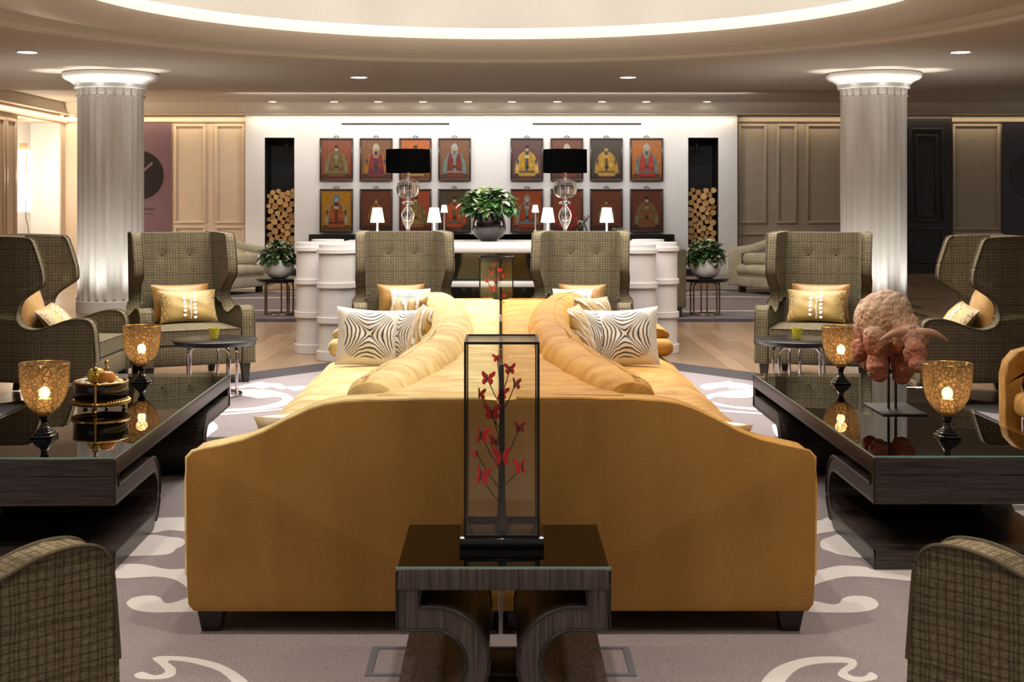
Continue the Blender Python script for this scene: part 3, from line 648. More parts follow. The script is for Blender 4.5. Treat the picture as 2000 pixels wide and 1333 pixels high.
# ================================================================== FURNITURE
# ---- gold sofas, back to back
XC = [(4.36, .40), (4.54, .345), (4.8, .29), (5.07, .24), (5.35, .198), (5.65, .165), (6.2, .14), (6.73, .14), (7.2, .16), (7.65, .19), (8.2, .27), (8.5, .33), (8.66, .37)]
def xc(y):
    for (a, va), (b_, vb) in zip(XC, XC[1:]):
        if a <= y <= b_: return va+(vb-va)*(y-a)/(b_-a)
    return XC[0][1] if y < XC[0][0] else XC[-1][1]
ARM = [(.006, .087), (.006, .75), (.012, .765), (.05, .768), (.25, .767), (.42, .763), (.51, .757), (.57, .748), (.62, .732), (.69, .70), (.76, .662), (.83, .635), (.90, .618), (.96, .606), (.99, .598), (1.008, .578), (1.01, .5), (1.008, .2), (1.003, .11), (.985, .087)]
def sofa(sg, m, label):
    o0 = Vector((sg*.52, 6.55, 0)); t = thing('sofa', label, 'sofa', o0, group=None)
    def fin(name, bm, mat, **k):
        bmesh.ops.scale(bm, vec=(sg, 1, 1), verts=bm.verts); bmesh.ops.translate(bm, vec=-o0, verts=bm.verts)
        return obj(name, bm, mat, t, **k)
    bm = B(); box(bm, .008, 1.0, 4.45, 8.72, .10, .31); fin('base', bm, m, bevel=.03, bseg=3)
    for a, b_ in ((4.53, 6.695), (6.705, 8.66)):
        bm = B(); n = 20
        # cushion with a soft crown
        nx, ny = 10, 24; g = []
        for i in range(nx+1):
            row = []
            for j in range(ny+1):
                x = .12+(1.03-.12)*i/nx; y = a+(b_-a)*j/ny
                e = min((b_-y), (y-a), 1.03-x)
                z = .468-.045*max(0, 1-e/.07)**2+.004*math.sin(y*9+x*4)
                row.append(bm.verts.new((x-(.012 if j in (0, ny) and i == nx else 0), y, z)))
            g.append(row)
        for i in range(nx):
            for j in range(ny): bm.faces.new((g[i][j], g[i+1][j], g[i+1][j+1], g[i][j+1]))
        bot = [[bm.verts.new((v.co.x, v.co.y, .30)) for v in (r[0], r[-1])] for r in g]
        loop = [g[i][0] for i in range(nx+1)]+[g[nx][j] for j in range(1, ny+1)]+[g[i][ny] for i in range(nx-1, -1, -1)]+[g[0][j] for j in range(ny-1, 0, -1)]
        for v in [x for r in bot for x in r]: bm.verts.remove(v)
        low = [bm.verts.new((v.co.x, v.co.y, .305)) for v in loop]; q = len(loop)
        for k in range(q): bm.faces.new((loop[k], low[k], low[(k+1) % q], loop[(k+1) % q]))
        bm.faces.new(low); fin('seat_cushion', bm, m)
    # deck between the seam and the curved cushions
    bm = B(); ys = [4.45+(8.72-4.45)*k/40 for k in range(41)]
    prof = lambda y: [(.008, .30), (.008, .735), (.012, .752), (.028, .765), (.05, .768), (xc(y)*.6, .768), (xc(y)+.03, .766), (xc(y)+.06, .75), (xc(y)+.06, .30)]
    rows = [[bm.verts.new((x, y, z+(.002*math.sin(y*17) if z > .76 else 0))) for x, z in prof(y)] for y in ys]
    for A, Bq in zip(rows, rows[1:]):
        for k in range(len(A)-1): bm.faces.new((A[k], A[k+1], Bq[k+1], Bq[k]))
        bm.faces.new((A[-1], A[0], Bq[0], Bq[-1]))
    bm.faces.new(rows[0]); bm.faces.new(rows[-1][::-1]); fin('back_deck', bm, m)
    # two curved back cushions
    for a, b_, zt0, zt1 in ((4.53, 5.66, .815, .845), (5.60, 8.62, .85, .845)):
        bm = B(); n = 26; rows = []
        for k in range(n+1):
            y = a+(b_-a)*k/n; x = xc(y); dx = (xc(min(y+.05, 8.66))-xc(max(y-.05, 4.36)))/.1
            nx, ny = 1/math.hypot(1, dx), -dx/math.hypot(1, dx)     # outward normal in plan
            e = min(k, n-k)/n; pin = 1-.10*max(0, 1-e*12)**2
            zt = zt0+(zt1-zt0)*k/n - .02*max(0, 1-e*10)**2
            th = .20; pr = []
            for u, z in ((.012, .47), (.0, .62), (-.008, .74), (0, zt-.055), (.02, zt-.02), (.055, zt-.004), (.10, zt), (.145, zt-.008), (.18, zt-.03), (.198, zt-.07), (.205, .68), (.215, .58), (.225, .47)):
                u = .1+(u-.1)*pin; pr.append(bm.verts.new((x+nx*u, y+ny*u, z+.004*math.sin(13*y+8*u))))
            rows.append(pr)
        for A, Bq in zip(rows, rows[1:]):
            for i in range(len(A)-1): bm.faces.new((A[i], A[i+1], Bq[i+1], Bq[i]))
            bm.faces.new((A[-1], A[0], Bq[0], Bq[-1]))
        bm.faces.new(rows[0]); bm.faces.new(rows[-1][::-1])
        cu = fin('back_cushion', bm, m, bevel=.018, bseg=3)
        bm = B(); pts = []
        for k in range(n+1):
            y = a+.03+(b_-a-.06)*k/n; x = xc(y)+.125; pts.append((x, y, zt0+(zt1-zt0)*k/n-.0035+.004*math.sin(13*y+1)))
        tube(bm, pts, .0035, 5); bmesh.ops.scale(bm, vec=(sg, 1, 1), verts=bm.verts); bmesh.ops.translate(bm, vec=-o0, verts=bm.verts)
        obj('seam', bm, m, cu)
    # end panels
    for a, b_, mt, nm_ in ((4.35, 4.52, gold_shaded, 'end_panel'), (8.66, 8.82, m, 'end_panel')):
        bm = B(); fs, nc = prism(bm, ARM, a, b_, 'y', 0)
        for f in fs[nc:]: f.material_index = 1
        fin(nm_, bm, [mt, m], bevel=.012, bseg=3)
        bm = B(); yy = a+.006 if a < 5 else b_-.006
        tube(bm, [(x, yy, z+.002) for x, z in ARM[3:-2]], .006, 6); fin('piping', bm, m)
    bm = B(); box(bm, .40, 1.04, 8.12, 8.66, .47, .575); fin('arm_pad', bm, m, bevel=.05, bseg=4)
    bm = B(); prism(bm, [(.42, .575), (.42, .74), (.6, .72), (.8, .665), (1.0, .625), (1.025, .60), (1.02, .575)], 8.22, 8.66, 'y'); fin('arm_bolster', bm, m, bevel=.035, bseg=4)
    for x, y in ((.94, 4.43), (.06, 4.43), (.94, 8.70), (.06, 8.70)):
        bm = B(); r = [(.045, .10), (.028, .0)]
        vs = []
        for rr, z in r: vs.append([bm.verts.new((x+dx*rr, y+dy*rr, z)) for dx, dy in ((-1,-1),(1,-1),(1,1),(-1,1))])
        for k in range(4): bm.faces.new((vs[0][k], vs[0][(k+1) % 4], vs[1][(k+1) % 4], vs[1][k]))
        bm.faces.new(vs[0]); bm.faces.new(vs[1][::-1]); fin('leg', bm, leg_wood, smooth=False)
sofa(-1, gold_light, 'long gold velvet sofa with curved back, left one of the back-to-back pair')
sofa(1, gold_deep, 'long gold velvet sofa with curved back, right one of the back-to-back pair')

# ---- tables with C-shaped ends
def c_profile(L0, L1, inset=.064, cgap=.039):
    """ribbon outlines in (u,z); L0..L1 the length, for one C at the u=L0 end"""
    zc_, ro, ri = .17, .152, .087
    return zc_, ro, ri
def c_table(root, W, L, ctr, zt, upright, slot_in=.064):
    """u axis = y for coffee tables (upright False), = x for side tables; W across, L along u; ctr = how far the C reaches in"""
    ax = 'y' if upright else 'x'; wm = dark_wood_v if upright else dark_wood
    h = L/2; zc_, ro, ri = .17, .152, .087
    bm = B(); prism(bm, [(-h, .366), (h, .366), (h, zt-.0055), (-h, zt-.0055)], -W/2, W/2, ax)
    obj('top', bm, wm, root, bevel=.004)
    for s in (-1, 1):
        bm = B(); cu = ctr-ro                     # centre of the arc measured from the end
        P = [(0, .366), (0, .257), (cu, .257)]
        P += [(cu+ri*math.sin(math.radians(a)), zc_+ri*math.cos(math.radians(a))) for a in range(10, 171, 10)]
        P += [(cu, .083), (0, .083), (0, 0), (cu+.02, 0)]
        P += [(cu+ro*math.sin(math.radians(a)), max(0, zc_+ro*math.cos(math.radians(a)))) for a in range(160, 9, -10)]
        P += [(cu, .322), (slot_in, .322), (slot_in, .366)]
        P = [(s*(-h+u), z) for u, z in P]
        prism(bm, P, -W/2+.004, W/2-.004, ax); bmesh.ops.triangulate(bm, faces=[f for f in bm.faces if len(f.verts) > 4])
        obj('curved_support', bm, wm, root, smooth=False)
        for wside in (-1, 1):                     # raised edge lines on both faces
            bm = B()
            yy = wside*(W/2-.003)
            def pt(u, z): u2 = s*(-h+u); return (u2, yy, z) if ax == 'y' else (yy, u2, z)
            Q = [(slot_in, .366), (slot_in, .322), (cu, .322)]+[(cu+ro*math.sin(math.radians(a)), zc_+ro*math.cos(math.radians(a))) for a in range(10, 160, 10)]
            tube(bm, [pt(*q) for q in Q], .005, 6)
            Q = [(.004, zt-.012), (.004, .26), (cu, .26)]+[(cu+(ri+.004)*math.sin(math.radians(a)), zc_+(ri+.004)*math.cos(math.radians(a))) for a in range(10, 180, 10)]+[(.004, .08), (.004, .004)]
            tube(bm, [pt(*q) for q in Q], .005, 6)
            obj('edge_moulding', bm, leg_wood, root)
    bm = B()
    if ax == 'y': box(bm, -h+.0, h, -W/2, W/2, zt-.005, zt)
    else: box(bm, -W/2, W/2, -h, h, zt-.005, zt)
    g = obj('glass_top', bm, [table_glass, glass_edge], root, smooth=False)
    for p in g.data.polygons:
        if abs(p.normal.z) < .5: p.material_index = 1
t = thing('coffee_table', 'long dark wood coffee table with glass top on the left, holding the fruit bowl', 'coffee table', (-1.872, 6.345, 0), math.radians(1.5))
c_table(t, .775, 2.5, .77, .44, False)
t = thing('coffee_table', 'long dark wood coffee table with glass top on the right, holding the bull sculpture', 'coffee table', (1.80, 6.365, 0))
c_table(t, .775, 2.47, .77, .44, False)
t = thing('side_table', 'square dark wood side table with glass top in front of the gold sofas', 'side table', (.007, 3.885, 0))
c_table(t, .555, .574, .25, .43, True)
t = thing('side_table', 'dark wood side table mostly hidden behind the far end of the gold sofas', 'side table', (-.03, 9.25, 0))
c_table(t, .555, .574, .25, .43, True)

# ---- glass display cases with butterflies
def butterfly(bm, p, sc_, yaw, tilt):
    M = Matrix.Translation(p) @ Euler((tilt, 0, yaw)).to_matrix().to_4x4()
    for s in (-1, 1):
        W = Matrix.Rotation(s*math.radians(25), 4, 'Z')
        for poly in ([(0, 0), (.2, .55), (.75, .95), (1.0, .9), (.95, .5), (.6, .08)], [(0, 0), (.6, .05), (.8, -.3), (.65, -.7), (.35, -.75), (.1, -.3)]):
            A = [M @ W @ Vector((s*u*sc_, -.0012, v*sc_)) for u, v in poly]; Bq = [M @ W @ Vector((s*u*sc_, .0012, v*sc_)) for u, v in poly]
            a = [bm.verts.new(x) for x in A]; b_ = [bm.verts.new(x) for x in Bq]; n = len(a)
            for f in (bm.faces.new(a), bm.faces.new(b_[::-1])): f.material_index = 0
            for k in range(n): bm.faces.new((a[k], b_[k], b_[(k+1) % n], a[(k+1) % n])).material_index = 1
    tube(bm, [M @ Vector((0, -.002, -.5*sc_)), M @ Vector((0, -.003, .45*sc_))], .0022, 6, mi=1)
BF = [(952,733,1),(971,697,.6),(996,722,.8),(1006,745,.8),(938,768,.8),(978,771,1),(961,802,1.2),(940,849,1.1),(968,866,.9),(980,888,1.3),(931,886,.6),(1018,902,1.1),(940,925,1.3),(1014,837,.8)]
def display_case(loc, wd, dp, z1, label, bflabel):
    t = thing('display_case', label, 'display case', loc)
    x, y = wd/2, dp/2; f = .007
    bm = B(); box(bm, -x-.012, x+.012, -y-.012, y+.012, 0, .03); obj('base', bm, black_gloss, t, bevel=.002)
    bm = B()
    for sx in (-1, 1):
        for sy in (-1, 1): box(bm, sx*x-f*(sx > 0)-0, sx*x+f*(sx < 0), sy*y-f*(sy > 0), sy*y+f*(sy < 0), .03, z1)
    for z in (.03, z1-f):
        for sy in (-1, 1): box(bm, -x+f, x-f, sy*y-f*(sy > 0), sy*y+f*(sy < 0), z, z+f)
        for sx in (-1, 1): box(bm, sx*x-f*(sx > 0), sx*x+f*(sx < 0), -y+f, y-f, z, z+f)
    obj('frame', bm, black_frame, t, smooth=False)
    for nm_, b_ in (('glass_pane', (-x+f, x-f, -y+.002, -y+.005, .036, z1-f)), ('glass_pane', (-x+f, x-f, y-.005, y-.002, .036, z1-f)),
                   ('glass_pane', (-x+.002, -x+.005, -y+f, y-f, .036, z1-f)), ('glass_pane', (x-.005, x-.002, -y+f, y-f, .036, z1-f)), ('glass_lid', (-x+f, x-f, -y+f, y-f, z1-.006, z1-.002))):
        bm = B(); box(bm, *b_); obj(nm_, bm, case_glass, t, smooth=False)
    # the twig with butterflies
    tw = thing('butterfly_tree', bflabel, 'sculpture', (loc[0], loc[1], loc[2]+.03))
    zz = z1-.03; bm = B(); tube(bm, [(0, 0, 0), (0, 0, .03), (0, 0, .1), (0, 0, zz*.55), (0, 0, zz*.86)], [.024, .013, .010, .0085, .006], 10)
    obj('stem', bm, black_mat, tw)
    k = z1/.578; s0 = 675.0; n = 0
    for px, py, q in BF:
        X = (px-980)/s0; Z = (H-(py-VY)/s0-.46)*k; yy = ((n*37) % 11-5)/11*.11-.01; n += 1
        bm = B(); z_at = max(.05, Z-.07-.02*(n % 3)); tube(bm, [(0, 0, z_at), (X*.5, yy*.5, (z_at+Z)/2-.006), (X, yy+.003, Z)], .0016, 5)
        obj('twig', bm, black_mat, tw)
        bm = B(); butterfly(bm, Vector((X, yy-.002, Z)),   .023*q, random.uniform(-.9, .9), random.uniform(-.4, .4))
        obj('butterfly', bm, [butter_red, black_mat], tw, smooth=False)
display_case((.003, 3.912, .43), .212, .228, .578, 'tall glass case with black frame on the side table in front', 'black branch with red butterflies inside the front glass case')
display_case((-.03, 9.27, .43), .232, .232, .60, 'distant tall glass case behind the sofas, between the two rear wing chairs', 'dark branch with small butterflies inside the distant glass case')

# ---- wing chairs
def make_wing_chair(label, grp):
    t = thing('wing_chair', label, 'armchair', group=grp)
    D = .46                                       # front of the arms at y=-D
    prof = [(0, .15), (.006, .3), (.022, .50), (.034, .548), (.056, .574), (.09, .586), (.15, .588), (.22, .575), (.32, .54), (.40, .518), (.46, .515), (.52, .535), (.555, .58), (.565, .63), (.55, .69), (.51, .735), (.45, .775),
            (.395, .815), (.385, .85), (.392, .92), (.415, 1.0), (.445, 1.09), (.462, 1.125), (.49, 1.142), (.62, 1.150), (.86, 1.155), (.90, 1.14), (.895, 1.05), (.86, .6), (.82, .15)]
    def splay(d, z):
        s = max(0, min(1, (.86-d)/.42)); s = s*s*(3-2*s)
        return .345+.062*s if z > .6 else .37+.07*s
    for sx in (-1, 1):
        bm = B(); prism(bm, prof, 0, 1, 'x')
        for d in [.08*i for i in range(1, 11)]:
            bmesh.ops.bisect_plane(bm, geom=bm.verts[:]+bm.edges[:]+bm.faces[:], plane_co=(0, d, 0), plane_no=(0, 1, 0))
        for z in (.35, .5, .65, .8, 1.0):
            bmesh.ops.bisect_plane(bm, geom=bm.verts[:]+bm.edges[:]+bm.faces[:], plane_co=(0, 0, z), plane_no=(0, 0, 1))
        for v in bm.verts:
            d, z = v.co.y, v.co.z; o_ = splay(d, z); th = .10 if z < .62 else .075
            v.co = Vector((sx*(o_-th*v.co.x), -D+d, z))
        bmesh.ops.triangulate(bm, faces=[f for f in bm.faces if len(f.verts) > 4])
        side = obj('side_panel', bm, plaid, t, bevel=.016, bseg=3)
        bm = B(); pts = [Vector((sx*(splay(d, z)-.001), -D+d-.001, z)) for d, z in prof[1:-4]]
        tube(bm, smooth_path(pts, 3), .0055, 6); obj('piping', bm, piping_mat, side)
        bm = B(); pts = [Vector((sx*(splay(d, z)-(.10 if z < .62 else .075)), -D+d-.001, z)) for d, z in prof[1:-6]]
        tube(bm, smooth_path(pts, 3), .0055, 6); obj('piping', bm, piping_mat, side)
    # back with two tufted buttons
    bm = B(); nx, nz = 24, 30; W = .35; g = []
    for i in range(nx+1):
        row = []
        for j in range(nz+1):
            u = -1+2*i/nx; z = .30+(1.148-.30)*j/nz; x = u*W
            y = -D+.66+(z-.3)*.11-.02*(1-u*u)
            for bx in (-.11, .11):
                r = math.hypot(x-bx, (z-.97)); y += .020*math.exp(-(r/.035)**2)
            row.append(bm.verts.new((x, y, z)))
        g.append(row)
    for i in range(nx):
        for j in range(nz): bm.faces.new((g[i][j], g[i+1][j], g[i+1][j+1], g[i][j+1]))
    back = [[bm.verts.new((v.co.x, -D+.83+(v.co.z-.15)*.075, v.co.z if j else .15)) for j, v in ((0, r[0]), (1, r[-1]))] for r in g]
    for i in range(nx):
        bm.faces.new((back[i][0], back[i][1], back[i+1][1], back[i+1][0])); bm.faces.new((g[i][nz], g[i+1][nz], back[i+1][1], back[i][1]))
        bm.faces.new((g[i][0], back[i][0], back[i+1][0], g[i+1][0]))
    bk = obj('backrest', bm, plaid, t)
    for bx in (-.11, .11):
        bm = B(); ball(bm, (bx, -D+.66+.67*.11-.02*(1-(bx/W)**2)+.014, .97), .011, 2, (1, .5, 1)); obj('button', bm, piping_mat, bk)
    for bx in (-.325, .325):
        bm = B(); tube(bm, [(bx, -D+.66+(z-.3)*.11-.006, z) for z in (.45, .7, .95, 1.14)], .005, 5); obj('piping', bm, piping_mat, bk)
    bm = B(); box(bm, -.335, .335, -D+.012, -D+.70, .30, .42)
    bmesh.ops.subdivide_edges(bm, edges=bm.edges[:], cuts=6, use_grid_fill=True)
    for v in bm.verts:
        if v.co.z > .415: v.co.z += .022*(1-(v.co.x/.335)**2)*(1-((v.co.y+D-.34)/.36)**2)
    st = obj('seat_cushion', bm, plaid, t, bevel=.02, bseg=3)
    bm = B(); z = .418; tube(bm, [(-.325, -D+.013, z), (.325, -D+.013, z)], .005, 6); obj('piping', bm, piping_mat, st)
    bm = B(); box(bm, -.34, .34, -D+.012, -D+.80, .15, .30); obj('seat_base', bm, plaid, t, bevel=.01)
    for x, y in ((-.37, -D+.05), (.37, -D+.05), (-.31, .32), (.31, .32)):
        bm = B(); vs = []
        for rr, z, oy in ((.035, .16, 0), (.02, 0, (-.02 if y < 0 else .04))): vs.append([bm.verts.new((x+dx*rr, y+oy+dy*rr, z)) for dx, dy in ((-1,-1),(1,-1),(1,1),(-1,1))])
        for k in range(4): bm.faces.new((vs[0][k], vs[0][(k+1) % 4], vs[1][(k+1) % 4], vs[1][k]))
        bm.faces.new(vs[0]); bm.faces.new(vs[1][::-1]); obj('leg', bm, leg_wood, t, smooth=False)
    return t
# front of local arms is -y
GRP = 'checked wing chairs around the gold sofas'
CH = {}
ch = make_wing_chair('olive checked wing chair at the far left, seen side-on facing right', GRP); CH['l1'] = ch
ch.location = (-2.77-.46, 9.74, .007); ch.rotation_euler = (0, 0, math.radians(90))
R_ = math.radians
CH['l2'] = dup(ch, (-2.50, 10.72, .007), R_(27), 'olive checked wing chair in front of the left column, facing the camera')
CH['r3'] = dup(ch, (2.52, 10.75, .007), R_(-19), 'olive checked wing chair in front of the right column, facing the camera')
CH['r4'] = dup(ch, (2.87+.46, 9.74, .007), R_(-90), 'olive checked wing chair at the far right, side-on facing left behind the bull')
CH['b1'] = dup(ch, (-.80, 11.3, .0), R_(9), 'olive checked wing chair in front of the white bar, left of the distant case')
CH['b2'] = dup(ch, (.665, 11.3, .0), R_(-9), 'olive checked wing chair in front of the white bar, right of the distant case')
CH['f1'] = dup(ch, (-1.545, 3.236, .007), R_(135), 'close checked wing chair cut off by the lower left corner, only an arm showing')
CH['f2'] = dup(ch, (1.605, 3.236, .007), R_(-135), 'close checked wing chair cut off by the lower right corner, only an arm showing')

# ---- cushions
def pillow(name, label, w_, h_, th, mat, loc, rz, tilt=.25, roll=0, berries=False, grp=None):
    """front faces local -y, standing on its lower edge"""
    bm = B(); uvl = bm.loops.layers.uv.new('UVMap'); n = 18; fr, bk = [], []
    def shp(u, v):
        pin = 1-.07*(abs(u)**2)*(1-abs(v)**4)*0-.0
        x = u*w_/2*(1-.07*(1-v*v)); z = v*h_/2*(1-.07*(1-u*u))
        d = th/2*((1-abs(u)**2.6)*(1-abs(v)**2.6))**.55
        d += .006*math.sin(7*u+3*v)*math.sin(5*v-2*u)*(1-u*u)*(1-v*v)
        return x, z, d
    for i in range(n+1):
        a, b_ = [], []
        for j in range(n+1):
            u, v = -1+2*i/n, -1+2*j/n; x, z, d = shp(u, v)
            p = bm.verts.new((x, -d, z+h_/2)); a.append(p)
            b_.append(p if i in (0, n) or j in (0, n) else bm.verts.new((x, d, z+h_/2)))
        fr.append(a); bk.append(b_)
    for i in range(n):
        for j in range(n):
            for G, fl in ((fr, 0), (bk, 1)):
                q = [G[i][j], G[i+1][j], G[i+1][j+1], G[i][j+1]]; uv = [(i/n, j/n), ((i+1)/n, j/n), ((i+1)/n, (j+1)/n), (i/n, (j+1)/n)]
                if fl: q.reverse(); uv.reverse()
                f = bm.faces.new(q)
                for l, c in zip(f.loops, uv): l[uvl].uv = c
    if berries:
        rnd = random.Random(3); pts = []
        for k in range(13):
            v = -.8+1.55*k/12; pts += [((.16+.05*(k % 2))*(-1 if k % 2 else 1)+.03, v), (.02*math.sin(k)+.03, v-.04)]
        for u, v in pts:
            x, z, d = shp(u, v); ball(bm, (x, -d-.001, z+h_/2), .016 if abs(u) > .08 else .007, 1, (1, .25, 1), mi=1)
        tube(bm, [(shp(.03, v)[0], -shp(.03, v)[2]-.001, shp(.03, v)[1]+h_/2) for v in (-.85, -.5, -.1, .3, .7)], .003, 5, mi=1)
    o = obj(name, bm, [mat, berry_white], recalc=False)
    o.location = loc; o.rotation_mode = 'YXZ'
    M = Matrix.Rotation(rz, 4, 'Z') @ Matrix.Rotation(-tilt, 4, 'X') @ Matrix.Rotation(roll, 4, 'Y')
    o.rotation_mode = 'XYZ'; o.rotation_euler = M.to_euler('XYZ')
    return tag(o, label, 'cushion', grp)
def on_chair(key, dx, dy, dz=.445):              # a point in the chair's own axes
    c = CH[key]; a = c.rotation_euler.z
    return (c.location.x+dx*math.cos(a)-dy*math.sin(a), c.location.y+dx*math.sin(a)+dy*math.cos(a), c.location.z+dz), a
def chair_pair(key, where, back_w=.46, front_dx=.03, back_dx=0, roots=False):
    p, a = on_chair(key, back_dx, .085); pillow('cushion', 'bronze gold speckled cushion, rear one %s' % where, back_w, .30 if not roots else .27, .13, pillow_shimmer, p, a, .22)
    p, a = on_chair(key, front_dx, -.04)
    if roots: pillow('cushion', 'ivory cushion with black lines %s' % where, .34, .24, .12, pillow_roots, p, a, .28)
    else: pillow('cushion', 'pale gold cushion with ivory sprig %s' % where, .46, .265, .12, pillow_floral, p, a, .34, berries=True)
chair_pair('l2', 'on the wing chair by the left column')
chair_pair('r3', 'on the wing chair by the right column', front_dx=-.02)
chair_pair('b1', 'on the left chair before the bar', back_w=.40, front_dx=.05, back_dx=-.02, roots=True)
chair_pair('b2', 'on the right chair before the bar', back_w=.40, front_dx=-.07, back_dx=0, roots=True)
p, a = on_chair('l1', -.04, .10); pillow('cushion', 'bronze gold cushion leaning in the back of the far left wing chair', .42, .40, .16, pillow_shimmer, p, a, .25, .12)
p, a = on_chair('l1', .05, -.12); pillow('cushion', 'pale gold cushion with ivory sprig lying in the far left wing chair', .46, .27, .12, pillow_floral, p, a, .75, -.1, berries=True)
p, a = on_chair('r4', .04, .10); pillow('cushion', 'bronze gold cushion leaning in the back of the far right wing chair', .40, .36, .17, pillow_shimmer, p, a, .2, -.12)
p, a = on_chair('r4', -.05, -.12); pillow('cushion', 'pale gold cushion with ivory sprig lying in the far right wing chair', .46, .27, .12, pillow_floral, p, a, .7, .1, berries=True)
# on the sofas
for s, sd in ((-1, 'left'), (1, 'right')):
    far_x = -.76 if s < 0 else .72
    pillow('cushion', 'large ivory cushion with black curved lines, leaning at the front of the %s sofa pile' % sd, .37, .36, .13, pillow_roots, (far_x, 7.70, .462), s*-.25, .45, s*-.10)
    pillow('cushion', 'ivory cushion half behind the black line cushion on the %s sofa' % sd, .36, .34, .13, pillow_roots, (s*.58, 7.78, .465), s*1.0, .35, s*.12)
    pillow('cushion', 'gold cushion with wavy pale stripes, nearer one against the %s sofa back' % sd, .38, .36, .13, pillow_stripe, (s*.49, 7.62, .47), s*1.25, .3, 0)
    pillow('cushion', 'gold cushion with wavy pale stripes, farther one against the %s sofa back' % sd, .38, .38, .13, pillow_stripe, (s*.60, 8.02, .47), s*.95, .25, s*.05)
    pillow('cushion', 'ivory cushion mostly hidden behind the near end panel of the %s sofa' % sd, .40, .32, .12, pillow_roots, (s*(.645 if s < 0 else .66), 4.78, .462), PI-s*.05, .82 if s < 0 else .92, s*.02)

# ---- goblet lamps
def make_goblet(label, loc, grp='amber goblet candle lamps on the coffee tables'):
    t = thing('goblet_lamp', label, 'lamp', loc, group=grp)
    bm = B(); outp = [(.022, .092), (.04, .104), (.062, .125), (.08, .155), (.091, .19), (.097, .225), (.099, .265), (.100, .302)]
    inn = [(r-.003, z+.001) for r, z in outp[::-1]]
    lathe(bm, outp+[(.0985, .304)]+inn[1:], seg=56, cap0=True, cap1=True)
    obj('goblet', bm, amber, t)
    bm = B(); tube(bm, [(.0995*math.cos(2*PI*k/40), .0995*math.sin(2*PI*k/40), .303) for k in range(40)], .0016, 6, closed=True); obj('rim', bm, brass, t)
    bm = B(); box(bm, -.043, .043, -.043, .043, 0, .014); box(bm, -.034, .034, -.034, .034, .014, .026); box(bm, -.026, .026, -.026, .026, .026, .034)
    lathe(bm, [(.024, .034), (.026, .038), (.017, .046), (.013, .06), (.016, .078), (.024, .086), (.024, .093)], seg=24)
    obj('pedestal', bm, black_gloss, t, bevel=.0015)
    bm = B(); lathe(bm, [(.026, .106), (.026, .158), (.02, .160)], seg=20); obj('candle', bm, wax, t)
    bm = B(); ball(bm, (0, 0, .182), .022, 3, (1, 1, 1.15)); obj('bulb', bm, candle_glow, t)
    l = bpy.data.lights.new('candle_light', 'POINT'); l.energy = .7; l.color = (1, .8, .56); l.shadow_soft_size = .03
    lo = bpy.data.objects.new('candle_light', l); C.objects.link(lo); lo.parent = t; lo.location = (0, 0, .225)
    return t
zt = .44
gb = make_goblet('lit amber goblet lamp nearest the lower left, beside the fruit bowl', (-1.86, 5.53, zt))
dup(gb, (-1.905, 7.20, zt), 0, 'lit amber goblet lamp at the far end of the left coffee table')
dup(gb, (1.795, 7.16, zt), 0, 'lit amber goblet lamp at the far end of the right coffee table')
dup(gb, (1.817, 5.52, zt), 0, 'lit amber goblet lamp in front of the bull sculpture')

# ---- fruit bowl
t = thing('fruit_bowl', 'round black and brass bowl of fruit on the left coffee table', 'bowl', (-1.85, 6.28, zt))
bm = B(); lathe(bm, [(.02, .045), (.115, .045), (.122, .06), (.124, .12), (.120, .128), (.108, .126), (.104, .07), (.02, .07)], seg=48); obj('bowl', bm, black_gloss, t)
bm = B()
for r, z, rr in ((.125, .038, .011), (.120, .128, .006)):
    tube(bm, [(r*math.cos(2*PI*k/48), r*math.sin(2*PI*k/48), z) for k in range(48)], rr, 8, closed=True)
for k in range(60): ball(bm, (.128*math.cos(2*PI*k/60), .128*math.sin(2*PI*k/60), .043), .0075, 1)
obj('brass_bands', bm, brass, t)
for sy in (-1, 1):
    bm = B(); y = sy*.130
    lathe(bm, [(.006, .0), (.010, .006), (.005, .012), (.009, .02), (.006, .05), (.006, .135), (.014, .145), (.012, .155)], (-.012*sy, y, 0), seg=14)
    for k in range(6):
        a = 2*PI*k/6; tube(bm, [(-.012*sy+.013*math.cos(a), y+.013*math.sin(a), .150), (-.012*sy+.010*math.cos(a), y+.010*math.sin(a), .175), (-.012*sy, y, .182)], .0025, 5)
    lathe(bm, [(.004, .178), (.008, .186), (.005, .192)], (-.012*sy, y, 0), seg=12); ball(bm, (-.012*sy, y, .202), .0115, 2)
    obj('handle', bm, brass, t)
for k in range(3):
    bm = B(); a = 2*PI*k/3+.5; ball(bm, (.105*math.cos(a), .105*math.sin(a), .011), .012, 2, (1, 1, .9)); obj('foot', bm, brass, t)
def appleobj(loc, m, label, r=.034):
    bm = B(); lathe(bm, [(.002, .0), (.5*r, -.08*r+.0), (.85*r, .3*r), (r, .8*r), (.98*r, 1.2*r), (.7*r, 1.7*r), (.35*r, 1.82*r), (.1*r, 1.7*r)], seg=24)
    tube(bm, [(0, 0, 1.7*r), (.05*r, 0, 2.05*r)], .0015, 5, mi=1); o = obj('apple', bm, [m, leg_wood]); o.location = loc
    return tag(o, label, 'fruit', 'apples in the black and brass bowl')
bx, by, bz = -1.85, 6.28, zt+.08
appleobj((bx-.028, by+.02, bz+.034), apple, 'yellow apple at the left in the fruit bowl', .041)
appleobj((bx+.038, by-.035, bz+.028), apple_red, 'red-blushed yellow apple at the front right in the fruit bowl', .040)
appleobj((bx+.04, by+.055, bz+.01), apple, 'yellow apple at the back of the fruit bowl', .032)
k = 0
